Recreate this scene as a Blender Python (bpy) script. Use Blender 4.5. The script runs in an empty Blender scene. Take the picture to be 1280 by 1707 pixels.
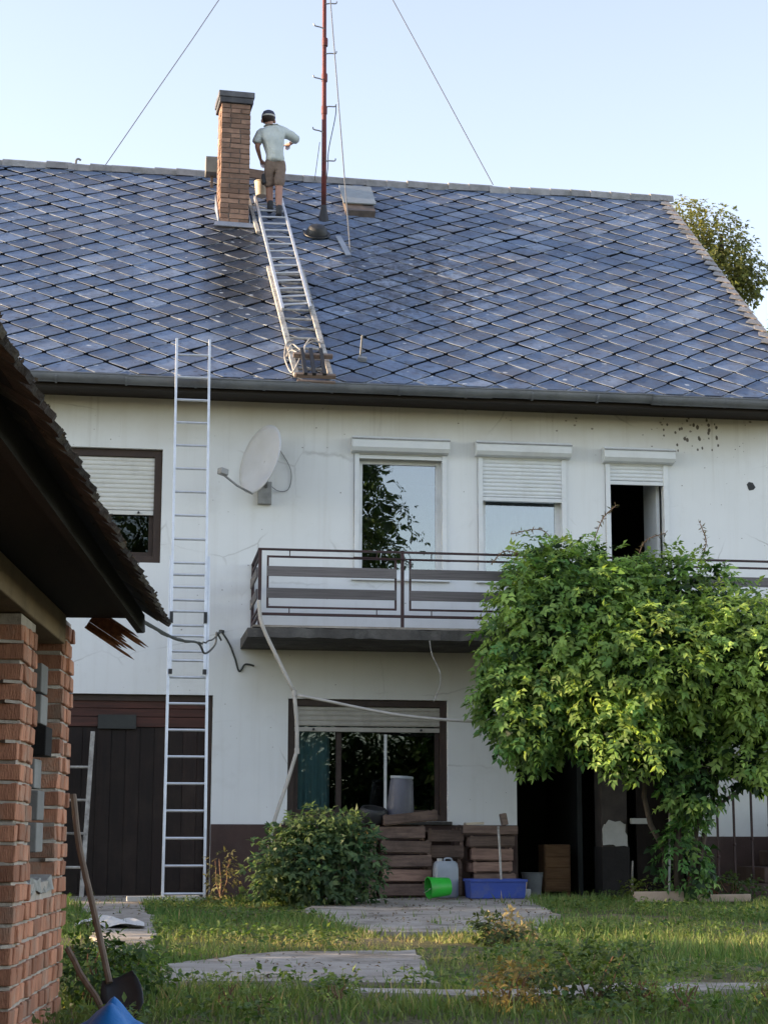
import bpy, bmesh, math, random
import numpy as np
from mathutils import Vector, Matrix, Euler

R = math.radians
scene = bpy.context.scene
col = scene.collection
random.seed(7)
rng = np.random.default_rng(11)

# ------------------------------------------------------------------ camera
cam_d = bpy.data.cameras.new('camera')
cam = bpy.data.objects.new('camera', cam_d)
col.objects.link(cam)
scene.camera = cam
cam_d.sensor_fit = 'HORIZONTAL'
cam_d.sensor_width = 36.0
cam_d.lens = 36.0 * 2950.0 / 1280.0
cam_d.clip_start = 0.1
cam_d.clip_end = 3000.0
cam.location = (-2.853, -20.300, 0.672)
_p = math.atan(541 / 2950.0)
cam.rotation_mode = 'XYZ'
_m = Matrix.Rotation(-R(8.0), 4, 'Z') @ Matrix.Rotation(math.pi / 2 + _p, 4, 'X') @ Matrix.Rotation(0.003, 4, 'Z')
cam.rotation_euler = _m.to_euler('XYZ')

# ------------------------------------------------------------------ sky, sun, exposure
SUN_AZ, SUN_EL = 8.0, 11.5          # degrees behind the plane of the house front, degrees up
to_sun = Vector((-math.cos(R(SUN_EL)) * math.cos(R(SUN_AZ)), math.cos(R(SUN_EL)) * math.sin(R(SUN_AZ)), math.sin(R(SUN_EL))))
world = bpy.data.worlds.new('World')
scene.world = world
world.use_nodes = True
wn = world.node_tree.nodes
wl = world.node_tree.links
bg = wn['Background']
sky = wn.new('ShaderNodeTexSky')
sky.sky_type = 'NISHITA'
sky.sun_disc = False
sky.sun_elevation = R(SUN_EL)
sky.sun_rotation = math.atan2(to_sun.x, to_sun.y)
sky.altitude = 200
sky.air_density = 1.0
sky.dust_density = 0.6
sky.ozone_density = 1.0
hsv = wn.new('ShaderNodeHueSaturation')      # hazy summer air: a little less saturated than the clear-sky model
hsv.inputs['Hue'].default_value = 0.518
hsv.inputs['Saturation'].default_value = 0.66
wl.new(sky.outputs['Color'], hsv.inputs['Color'])
wl.new(hsv.outputs['Color'], bg.inputs['Color'])
bg.inputs['Strength'].default_value = 0.15
sun_d = bpy.data.lights.new('sun', 'SUN')
sun_d.energy = 4.0
sun_d.angle = R(0.6)
sun_d.color = (1.0, 0.74, 0.48)
sun = bpy.data.objects.new('sun', sun_d)
col.objects.link(sun)
sun.rotation_euler = to_sun.to_track_quat('Z', 'Y').to_euler()
scene.view_settings.view_transform = 'Standard'
scene.view_settings.look = 'None'
scene.view_settings.gamma = 1.0
scene.view_settings.exposure = 1.72
scene.cycles.use_denoising = True
scene.cycles.max_bounces = 8
scene.cycles.diffuse_bounces = 3
scene.cycles.glossy_bounces = 3
scene.cycles.transparent_max_bounces = 8
scene.cycles.sample_clamp_indirect = 6.0


# ------------------------------------------------------------------ materials
def _nodes(name):
    m = bpy.data.materials.new(name)
    m.use_nodes = True
    return m, m.node_tree.nodes, m.node_tree.links, m.node_tree.nodes['Principled BSDF']


class G:
    """small node-graph helper"""
    def __init__(s, name):
        s.m, s.n, s.l, s.b = _nodes(name)
        s.geo = None

    def pos(s):
        if s.geo is None:
            s.geo = s.n.new('ShaderNodeNewGeometry')
        return s.geo.outputs['Position']

    def inp(s, node, key, v):
        if isinstance(v, bpy.types.NodeSocket):
            s.l.new(v, node.inputs[key])
        elif v is not None:
            node.inputs[key].default_value = v

    def mapping(s, vec, scale=(1, 1, 1), loc=(0, 0, 0), rot=(0, 0, 0)):
        k = s.n.new('ShaderNodeMapping')
        s.l.new(vec, k.inputs['Vector'])
        k.inputs['Scale'].default_value = scale
        k.inputs['Location'].default_value = loc
        k.inputs['Rotation'].default_value = rot
        return k.outputs['Vector']

    def noise(s, vec=None, scale=5.0, detail=5.0, rough=0.55, out='Fac'):
        k = s.n.new('ShaderNodeTexNoise')
        s.l.new(vec or s.pos(), k.inputs['Vector'])
        k.inputs['Scale'].default_value = scale
        k.inputs['Detail'].default_value = detail
        k.inputs['Roughness'].default_value = rough
        return k.outputs[out]

    def voronoi(s, vec=None, scale=5.0, feature='F1', out='Distance'):
        k = s.n.new('ShaderNodeTexVoronoi')
        k.feature = feature
        s.l.new(vec or s.pos(), k.inputs['Vector'])
        k.inputs['Scale'].default_value = scale
        return k.outputs[out]

    def ramp(s, fac, stops):
        k = s.n.new('ShaderNodeValToRGB')
        s.l.new(fac, k.inputs['Fac'])
        e = k.color_ramp.elements
        while len(e) < len(stops):
            e.new(0.5)
        for i, (p, c) in enumerate(stops):
            e[i].position = p
            e[i].color = (c, c, c, 1) if isinstance(c, (int, float)) else (c[0], c[1], c[2], 1)
        return k.outputs['Color']

    def mix(s, fac, a, b, mode='MIX'):
        k = s.n.new('ShaderNodeMix')
        k.data_type = 'RGBA'
        k.blend_type = mode
        for idx, v in ((0, fac), (6, a), (7, b)):
            if isinstance(v, bpy.types.NodeSocket):
                s.l.new(v, k.inputs[idx])
            elif isinstance(v, (int, float)):
                k.inputs[idx].default_value = v if idx == 0 else (v, v, v, 1)
            else:
                k.inputs[idx].default_value = (v[0], v[1], v[2], 1)
        return k.outputs[2]

    def math(s, op, a, b=None, c=None, clamp=False):
        k = s.n.new('ShaderNodeMath')
        k.operation = op
        k.use_clamp = clamp
        for i, v in enumerate((a, b, c)):
            if v is None:
                continue
            if isinstance(v, bpy.types.NodeSocket):
                s.l.new(v, k.inputs[i])
            else:
                k.inputs[i].default_value = v
        return k.outputs[0]

    def sep(s, vec):
        k = s.n.new('ShaderNodeSeparateXYZ')
        s.l.new(vec, k.inputs[0])
        return k.outputs

    def bump(s, h, strength=0.3, dist=0.02):
        k = s.n.new('ShaderNodeBump')
        k.inputs['Strength'].default_value = strength
        k.inputs['Distance'].default_value = dist
        s.l.new(h, k.inputs['Height'])
        s.l.new(k.outputs['Normal'], s.b.inputs['Normal'])

    def rand(s):
        k = s.n.new('ShaderNodeObjectInfo')
        return k.outputs['Random']

    def color(s, c):
        s.inp(s.b, 'Base Color', c)

    def done(s, rough=0.8, metal=0.0, spec=0.5):
        s.inp(s.b, 'Roughness', rough)
        s.inp(s.b, 'Metallic', metal)
        s.inp(s.b, 'Specular IOR Level', spec)
        return s.m


def pm(name, c1, c2=None, scale=6.0, rough=0.8, bump=0.15, bscale=60.0, metal=0.0, stretch=(1, 1, 1), rnd=0.0, spec=0.4, dirt=None, dirt_amt=0.5, bdist=0.01):
    g = G(name)
    v = g.mapping(g.pos(), stretch)
    c2 = c2 or tuple(x * 0.8 for x in c1)
    f = g.noise(v, scale, 6.0, 0.6)
    c = g.ramp(f, [(0.3, c1), (0.7, c2)])
    if dirt:
        d = g.noise(g.pos(), scale * 0.37 + 1.1, 8.0, 0.7)
        c = g.mix(g.math('MULTIPLY', g.ramp(d, [(0.5, 0.0), (0.68, 1.0)]), dirt_amt), c, dirt)
    if rnd:
        k = g.math('MULTIPLY_ADD', g.rand(), 2 * rnd, 1 - rnd)
        c = g.mix(1.0, c, k, 'MULTIPLY')
    g.color(c)
    if bump:
        g.bump(g.noise(v, bscale, 5.0, 0.6), bump, bdist)
    return g.done(rough, metal, spec)


M = {}
M['alu'] = pm('aluminium', (0.72, 0.74, 0.78), (0.60, 0.62, 0.66), 9, 0.38, 0.05, 90, 0.55, dirt=(0.35, 0.35, 0.36), dirt_amt=0.3)
M['white_metal'] = pm('white_coated_metal', (0.78, 0.79, 0.80), (0.70, 0.72, 0.74), 4, 0.4, 0.04, 40, dirt=(0.5, 0.48, 0.44), dirt_amt=0.3)
M['shutter_old'] = pm('greyed_shutter_plastic', (0.50, 0.47, 0.42), (0.40, 0.37, 0.33), 5, 0.6, 0.05, 50, dirt=(0.28, 0.25, 0.21), dirt_amt=0.5)
M['shutter_white'] = pm('ivory_shutter_plastic', (0.74, 0.73, 0.70), (0.66, 0.65, 0.62), 5, 0.5, 0.04, 50, dirt=(0.45, 0.43, 0.40), dirt_amt=0.3)
M['brown_frame'] = pm('dark_brown_paint', (0.055, 0.034, 0.026), (0.035, 0.022, 0.018), 9, 0.6, 0.1, 80)
M['black'] = pm('black_plastic', (0.02, 0.02, 0.022), (0.03, 0.03, 0.032), 9, 0.5, 0.05)
M['plinth'] = pm('brown_plinth_render', (0.085, 0.052, 0.045), (0.060, 0.038, 0.034), 3, 0.9, 0.3, 60, dirt=(0.12, 0.10, 0.09), dirt_amt=0.5)
M['gutter'] = pm('weathered_zinc', (0.23, 0.24, 0.26), (0.14, 0.15, 0.17), 2.2, 0.5, 0.1, 30, 0.35, stretch=(1, 1, 3), dirt=(0.07, 0.07, 0.075), dirt_amt=0.6)
M['soffit'] = pm('dark_stained_boards', (0.035, 0.028, 0.026), (0.022, 0.018, 0.018), 5, 0.8, 0.2, 40, stretch=(.3, 3, 3))
M['rail'] = pm('red_brown_steel_paint', (0.060, 0.026, 0.026), (0.035, 0.020, 0.022), 14, 0.55, 0.1, 90)
M['slat'] = pm('weathered_grey_brown_board', (0.17, 0.155, 0.155), (0.09, 0.08, 0.082), 4, 0.75, 0.3, 30, stretch=(.5, 6, 14), rnd=.2)
M['concrete_dark'] = pm('mossy_dark_concrete', (0.10, 0.092, 0.085), (0.045, 0.042, 0.04), 3.5, 0.95, 0.6, 35, dirt=(0.20, 0.19, 0.175), dirt_amt=0.5)
M['concrete'] = pm('worn_concrete', (0.43, 0.385, 0.335), (0.27, 0.235, 0.20), 2.4, 0.95, 0.7, 45, dirt=(0.13, 0.105, 0.075), dirt_amt=0.95)
M['garage_plank'] = pm('dark_garage_board', (0.024, 0.013, 0.010), (0.012, 0.007, 0.006), 4, 0.75, 0.25, 25, stretch=(7, 7, .6), rnd=.35, dirt=(0.05, 0.035, 0.025), dirt_amt=.4)
M['garage_top'] = pm('red_brown_board', (0.085, 0.030, 0.022), (0.040, 0.018, 0.014), 4, 0.7, 0.25, 25, stretch=(.7, 7, 9), rnd=.3)
M['dish'] = pm('dish_grey_white', (0.58, 0.59, 0.62), (0.52, 0.53, 0.56), 3, 0.5, 0.02, 40, dirt=(0.4, 0.4, 0.4), dirt_amt=.4)
M['galv'] = pm('galvanised_steel', (0.36, 0.36, 0.36), (0.24, 0.24, 0.24), 12, 0.55, 0.1, 60, .5)
M['mast'] = pm('rust_red_mast_paint', (0.17, 0.025, 0.022), (0.09, 0.018, 0.018), 7, 0.6, .15, 60, dirt=(.03, .02, .02), dirt_amt=.6)
M['wire'] = pm('steel_wire', (0.22, 0.22, 0.23), (0.16, 0.16, 0.17), 30, 0.6, 0)
M['cable'] = pm('dark_cable', (0.03, 0.035, 0.035), (0.05, 0.055, 0.05), 30, 0.6, 0)
M['pipe'] = pm('pale_plastic_pipe', (0.50, 0.46, 0.42), (0.40, 0.37, 0.33), 6, 0.6, .05)
M['old_white_wood'] = pm('flaking_white_paint_on_wood', (0.50, 0.48, 0.45), (0.26, 0.24, 0.22), 14, 0.85, .4, 40, dirt=(.09, .08, .07), dirt_amt=.9)
M['grey_wood'] = pm('weathered_wood', (0.26, 0.19, 0.15), (0.14, 0.10, 0.085), 5, 0.9, .4, 35, stretch=(1, 8, 8), rnd=.2)
M['crate'] = pm('old_crate_wood', (0.20, 0.135, 0.105), (0.095, 0.062, 0.05), 4, 0.85, .4, 30, stretch=(1, 5, 9), rnd=.35, dirt=(.03, .022, .02), dirt_amt=.5)
M['crate_red'] = pm('reddish_crate_wood', (0.29, 0.18, 0.135), (0.15, 0.09, 0.07), 4, 0.85, .4, 30, stretch=(1, 5, 9), rnd=.3)
M['ridge'] = pm('grey_ridge_cement', (0.34, 0.33, 0.34), (0.22, 0.215, 0.22), 7, 0.9, .4, 40, rnd=.18, dirt=(.12, .12, .10), dirt_amt=.6)
M['flash'] = pm('lead_flashing', (0.33, 0.36, 0.42), (0.25, 0.28, 0.33), 5, 0.5, .1, 30, .3)
M['skin'] = pm('skin', (0.42, 0.23, 0.17), (0.36, 0.19, 0.14), 12, 0.55, .05)
M['shirt'] = pm('grey_teal_cotton', (0.58, 0.62, 0.60), (0.46, 0.50, 0.49), 9, 0.9, .9, 9, bdist=.03)
M['shorts'] = pm('brown_cotton', (0.27, 0.20, 0.165), (0.19, 0.14, 0.115), 9, 0.9, .9, 11, bdist=.03)
M['cap'] = pm('navy_cap_cloth', (0.035, 0.042, 0.075), (0.05, 0.058, 0.09), 9, 0.85, .2, 60)
M['hair'] = pm('dark_hair', (0.03, 0.02, 0.018), None, 30, 0.7, .4, 90)
M['boot'] = pm('dark_boot', (0.03, 0.032, 0.04), (0.05, 0.05, 0.055), 12, 0.7, .2)
M['cream_plastic'] = pm('cream_plastic', (0.62, 0.52, 0.40), (0.52, 0.44, 0.34), 6, 0.6, .05)
M['green_plastic'] = pm('green_plastic', (0.035, 0.46, 0.045), (0.03, 0.38, 0.04), 5, 0.4, .04, 30, dirt=(.14, .26, .10), dirt_amt=.7)
M['blue_plastic'] = pm('blue_plastic', (0.035, 0.075, 0.35), (0.028, 0.06, 0.28), 5, 0.45, .05, 30, dirt=(.12, .13, .20), dirt_amt=.8)
M['grey_blue_plastic'] = pm('milky_plastic', (0.33, 0.36, 0.40), (0.26, 0.29, 0.33), 4, 0.45, .05, 30, dirt=(.17, .18, .19), dirt_amt=.5)
M['barrel'] = pm('grey_barrel_plastic', (0.12, 0.12, 0.15), (0.08, 0.08, 0.10), 3, 0.5, .08, 30, dirt=(.06, .06, .065), dirt_amt=.5)
M['grey_bucket'] = pm('grey_bucket_tin', (0.13, 0.14, 0.145), (0.085, 0.09, 0.095), 6, 0.6, .1, 40)
M['tarp'] = pm('blue_tarpaulin', (0.012, 0.16, 0.45), (0.01, 0.12, 0.36), 5, 0.38, .25, 18, bdist=.02)
M['paper'] = pm('crumpled_white_sheet', (0.62, 0.60, 0.57), (0.52, 0.50, 0.47), 6, 0.85, .3, 20)
M['spruce'] = pm('warm_wood_board', (0.33, 0.19, 0.10), (0.22, 0.12, 0.065), 5, 0.8, .3, 30, stretch=(1, 6, 9), rnd=.15)
M['pale_brick'] = pm('pale_edging', (0.44, 0.33, 0.25), (0.34, 0.25, 0.19), 5, .9, .4, 40, dirt=(.18, .17, .1), dirt_amt=.5)
M['ytong'] = pm('grey_building_block', (0.27, 0.26, 0.245), (0.20, 0.195, 0.185), 5, .95, .3, 60, rnd=.2, dirt=(.14, .14, .13), dirt_amt=.5)
M['lintel'] = pm('beige_render', (0.29, 0.21, 0.13), (0.21, 0.155, 0.10), 3, .95, .5, 40, dirt=(.12, .09, .06), dirt_amt=.6)
M['mortar'] = pm('mortar', (0.50, 0.44, 0.37), (0.34, 0.29, 0.25), 14, .95, .6, 60)
M['mortar_dark'] = pm('sooty_mortar', (0.19, 0.16, 0.14), (0.12, 0.10, 0.09), 14, .95, .6, 60)
M['brick'] = pm('shed_brick', (0.64, 0.30, 0.18), (0.44, 0.19, 0.115), 9, .9, .8, 40, stretch=(6, 6, 1), rnd=.35, dirt=(.45, .36, .28), dirt_amt=.65, bdist=.02)
M['brick_ch'] = pm('chimney_brick', (0.31, 0.19, 0.135), (0.20, 0.12, 0.09), 9, .9, .5, 50, rnd=.33, dirt=(.16, .10, .08), dirt_amt=.6)
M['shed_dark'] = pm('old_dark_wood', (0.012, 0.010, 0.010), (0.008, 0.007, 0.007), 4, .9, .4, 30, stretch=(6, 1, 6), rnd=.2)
M['shed_tile'] = pm('mossy_roof_tile', (0.055, 0.040, 0.034), (0.030, 0.026, 0.022), 14, .95, .7, 45, rnd=.3, dirt=(.16, .14, .095), dirt_amt=.6, bdist=.02)
M['moss'] = pm('moss', (0.085, 0.075, 0.045), (0.05, 0.05, 0.03), 30, 1, .8, 120, bdist=.02)
M['splinter'] = pm('split_wood', (0.32, 0.13, 0.055), (0.13, 0.055, 0.03), 8, .85, .5, 40, stretch=(6, 1.2, 6))
M['handle'] = pm('shovel_handle_wood', (0.19, 0.135, 0.095), (0.12, 0.085, 0.06), 8, .7, .2, 40, stretch=(4, 4, 1))
M['shovel'] = pm('shovel_steel', (0.06, 0.063, 0.068), (0.035, 0.036, 0.04), 6, .45, .15, 40, .4)
M['bark'] = pm('bark', (0.12, 0.09, 0.065), (0.06, 0.045, 0.035), 8, .95, .8, 25, stretch=(3, 3, .7), bdist=.03)
M['curtain'] = pm('pale_curtain', (0.42, 0.44, 0.46), (0.36, 0.38, 0.40), 3, .9, .2, 10, stretch=(5, 1, .2))
M['curtain2'] = pm('grey_curtain', (0.55, 0.62, 0.64), (0.40, 0.46, 0.48), 3, .9, .2, 10, stretch=(5, 1, .2))
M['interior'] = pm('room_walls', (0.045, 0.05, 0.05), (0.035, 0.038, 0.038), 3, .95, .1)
M['dry'] = pm('dry_stems', (0.26, 0.15, 0.09), (0.15, 0.09, 0.06), 12, .9, .3)
M['plaque'] = pm('grey_green_plaque', (0.028, 0.030, 0.028), (0.04, 0.042, 0.04), 7, .6, .1)
M['deck'] = pm('roof_underlay', (0.022, 0.026, 0.040), (0.014, 0.016, 0.026), 5, .9, .2)
M['white_block'] = pm('white_block', (0.5, 0.49, 0.47), (0.4, 0.39, 0.37), 9, .9, .3)
M['yellow'] = pm('ochre_plastic', (0.45, 0.24, 0.04), (0.35, 0.18, 0.03), 5, .5, .1)


def glass_mat(name, tint, refl, rough=0.0):
    m = bpy.data.materials.new(name)
    m.use_nodes = True
    n, l = m.node_tree.nodes, m.node_tree.links
    n.remove(n['Principled BSDF'])
    o = n['Material Output']
    t = n.new('ShaderNodeBsdfTransparent')
    t.inputs['Color'].default_value = (*tint, 1)
    g = n.new('ShaderNodeBsdfGlossy')
    g.inputs['Roughness'].default_value = rough
    g.inputs['Color'].default_value = (.95, .97, 1, 1)
    nz = n.new('ShaderNodeTexNoise')
    nz.inputs['Scale'].default_value = 1.7
    geo = n.new('ShaderNodeNewGeometry')
    l.new(geo.outputs['Position'], nz.inputs['Vector'])
    b = n.new('ShaderNodeBump')
    b.inputs['Strength'].default_value = 0.07
    b.inputs['Distance'].default_value = 0.02
    l.new(nz.outputs['Fac'], b.inputs['Height'])
    l.new(b.outputs['Normal'], g.inputs['Normal'])
    f = n.new('ShaderNodeFresnel')
    f.inputs['IOR'].default_value = 1.5
    a = n.new('ShaderNodeMath')
    a.operation = 'ADD'
    a.use_clamp = True
    a.inputs[1].default_value = refl
    l.new(f.outputs[0], a.inputs[0])
    x = n.new('ShaderNodeMixShader')
    l.new(a.outputs[0], x.inputs[0])
    l.new(t.outputs[0], x.inputs[1])
    l.new(g.outputs[0], x.inputs[2])
    l.new(x.outputs[0], o.inputs['Surface'])
    return m


M['glass'] = glass_mat('coated_window_glass', (.55, .6, .6), 0.20)
M['glass_dark'] = glass_mat('dark_window_glass', (.6, .70, .70), 0.0)


def leaf_mat(name, transl=0.35, rough=0.55, spec=0.35):
    m, n, l, b = _nodes(name)
    at = n.new('ShaderNodeAttribute')
    at.attribute_name = 'col'
    l.new(at.outputs['Color'], b.inputs['Base Color'])
    b.inputs['Roughness'].default_value = rough
    b.inputs['Specular IOR Level'].default_value = spec
    tr = n.new('ShaderNodeBsdfTranslucent')
    hs = n.new('ShaderNodeHueSaturation')
    hs.inputs['Saturation'].default_value = 1.15
    hs.inputs['Value'].default_value = 1.5
    hs.inputs['Hue'].default_value = 0.485
    l.new(at.outputs['Color'], hs.inputs['Color'])
    l.new(hs.outputs['Color'], tr.inputs['Color'])
    x = n.new('ShaderNodeMixShader')
    x.inputs[0].default_value = transl
    l.new(b.outputs[0], x.inputs[1])
    l.new(tr.outputs[0], x.inputs[2])
    l.new(x.outputs[0], n['Material Output'].inputs['Surface'])
    return m


M['leaf'] = leaf_mat('leaf', 0.4)
M['grassm'] = leaf_mat('grass_blade', 0.3, 0.6, 0.25)


def facade_mat():
    g = G('old_white_render')
    p = g.pos()
    x, y, z = g.sep(p)
    base = g.ramp(g.noise(p, 0.8, 6, .6), [(.3, (.83, .835, .84)), (.7, (.76, .77, .775))])
    # vertical run-off streaks and old dirt
    st = g.noise(g.mapping(p, (5, 5, .25)), 1.6, 6, .65)
    base = g.mix(g.math('MULTIPLY', g.ramp(st, [(.52, 0.), (.75, 1.)]), .20), base, (.55, .52, .48))
    # irregular beige tint: shade and bounced light painted under the eaves and balcony
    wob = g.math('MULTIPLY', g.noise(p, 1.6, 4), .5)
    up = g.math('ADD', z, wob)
    eave_shade = g.ramp(g.math('MULTIPLY_ADD', up, 1 / 1.0, -5.1), [(.28, 0.), (.85, 1.)])
    base = g.mix(g.math('MULTIPLY', eave_shade, .55), base, (.52, .46, .37))
    balcony_shade = g.math('MULTIPLY', g.ramp(g.math('MULTIPLY_ADD', up, 1.0, -1.95), [(.15, 0.), (.8, 1.)]), g.ramp(g.math('MULTIPLY_ADD', up, -1.0, 3.45), [(.2, 0.), (.4, 1.)]))
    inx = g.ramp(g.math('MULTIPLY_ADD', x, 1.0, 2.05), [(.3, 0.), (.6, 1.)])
    base = g.mix(g.math('MULTIPLY', g.math('MULTIPLY', balcony_shade, inx), .45), base, (.50, .45, .36))
    # flaked spots round the lost nests near the eaves
    dx = g.math('MULTIPLY', g.math('SUBTRACT', x, 3.85), 1.25)
    dz = g.math('MULTIPLY', g.math('SUBTRACT', z, 5.52), 2.6)
    dd = g.math('SQRT', g.math('ADD', g.math('MULTIPLY', dx, dx), g.math('MULTIPLY', dz, dz)))
    sp = g.voronoi(g.mapping(p, (1, 1, .7)), 17.0)
    spn = g.math('ADD', sp, g.math('MULTIPLY', g.noise(p, 26, 3), .35))
    thr = g.math('SUBTRACT', g.math('MULTIPLY_ADD', dd, -.40, .72), spn)
    spots = g.ramp(thr, [(.10, 0.), (.16, 1.)])
    base = g.mix(g.math('MULTIPLY', spots, .9), base, (.07, .055, .045))
    # hairline cracks and blotchy old paint
    wv = g.mix(.10, p, g.noise(p, 2.5, 4, .6, 'Color'), 'ADD')
    ck = g.voronoi(wv, .75, 'DISTANCE_TO_EDGE')
    ckm = g.math('MULTIPLY', g.ramp(ck, [(.002, 1.), (.006, 0.)]), g.ramp(g.noise(p, .9, 3), [(.5, 0.), (.6, 1.)]))
    base = g.mix(g.math('MULTIPLY', ckm, .45), base, (.30, .28, .26))
    bl = g.noise(p, 1.9, 7, .7)
    base = g.mix(g.math('MULTIPLY', g.ramp(bl, [(.55, 0.), (.66, 1.)]), .16), base, (.55, .53, .50))
    run = g.noise(g.mapping(p, (9, 9, .18), (2, 0, 1)), 1.3, 5, .6)
    rm_ = g.math('MULTIPLY', g.ramp(run, [(.58, 0.), (.70, 1.)]), g.ramp(g.math('MULTIPLY_ADD', z, .8, -3.7), [(.1, 0.), (.9, 1.)]))
    base = g.mix(g.math('MULTIPLY', rm_, .35), base, (.36, .32, .28))
    # small scattered specks along the top
    sp2 = g.math('ADD', g.voronoi(g.mapping(p, (1.0, 1, 1.4), (3, 1, 7)), 7.0), g.math('MULTIPLY', g.noise(p, 19, 2), .22))
    top = g.ramp(g.math('MULTIPLY_ADD', z, 1.4, -6.95), [(.0, 0.), (.9, .085)])
    right = g.ramp(g.math('MULTIPLY_ADD', x, .25, .2), [(.2, .25), (.9, 1.)])
    s2 = g.ramp(g.math('SUBTRACT', g.math('MULTIPLY_ADD', g.math('MULTIPLY', top, right), 1.0, .17), sp2), [(.0, 0.), (.05, 1.)])
    base = g.mix(g.math('MULTIPLY', s2, .75), base, (.13, .10, .085))
    # peeled render by the stair
    pn = g.math('ADD', g.noise(p, 3.2, 5, .6), 0)
    pxm = g.math('MULTIPLY', g.ramp(g.math('MULTIPLY_ADD', x, 1, -3.55), [(.0, 0.), (.1, 1.)]), g.ramp(g.math('MULTIPLY_ADD', x, -1, 4.75), [(.0, 0.), (.2, 1.)]))
    pz = g.math('ADD', z, g.math('MULTIPLY', pn, .8))
    pzm = g.ramp(g.math('MULTIPLY_ADD', pz, 1, -1.72), [(.0, 0.), (.03, 1.)])
    pz2 = g.ramp(g.math('MULTIPLY_ADD', z, -1, 1.75), [(.0, 0.), (.2, 1.)])
    peel = g.math('MULTIPLY', g.math('MULTIPLY', pxm, pzm), pz2)
    base = g.mix(peel, base, (.20, .16, .135))
    g.color(base)
    h = g.math('ADD', g.math('MULTIPLY', g.noise(p, 90, 4), .5), g.math('MULTIPLY', g.math('ADD', spots, peel), -2.0))
    g.bump(h, .25, .008)
    return g.done(.92, 0, .25)


M['facade'] = facade_mat()

TW, TS = 0.475, 0.414            # slate lattice: horizontal and up-slope diagonal
EZ, EY, PITCH = 5.828, -0.60, R(39.0)
cp, sp_ = math.cos(PITCH), math.sin(PITCH)
RIDGE_S = (5.10 - EY) / cp


def roof_pt(x, s, h=0.0):
    """point on the front roof slope: x along the eaves, s up the slope, h off the slope"""
    return Vector((x, EY + s * cp - h * sp_, EZ + s * sp_ + h * cp))


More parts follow.
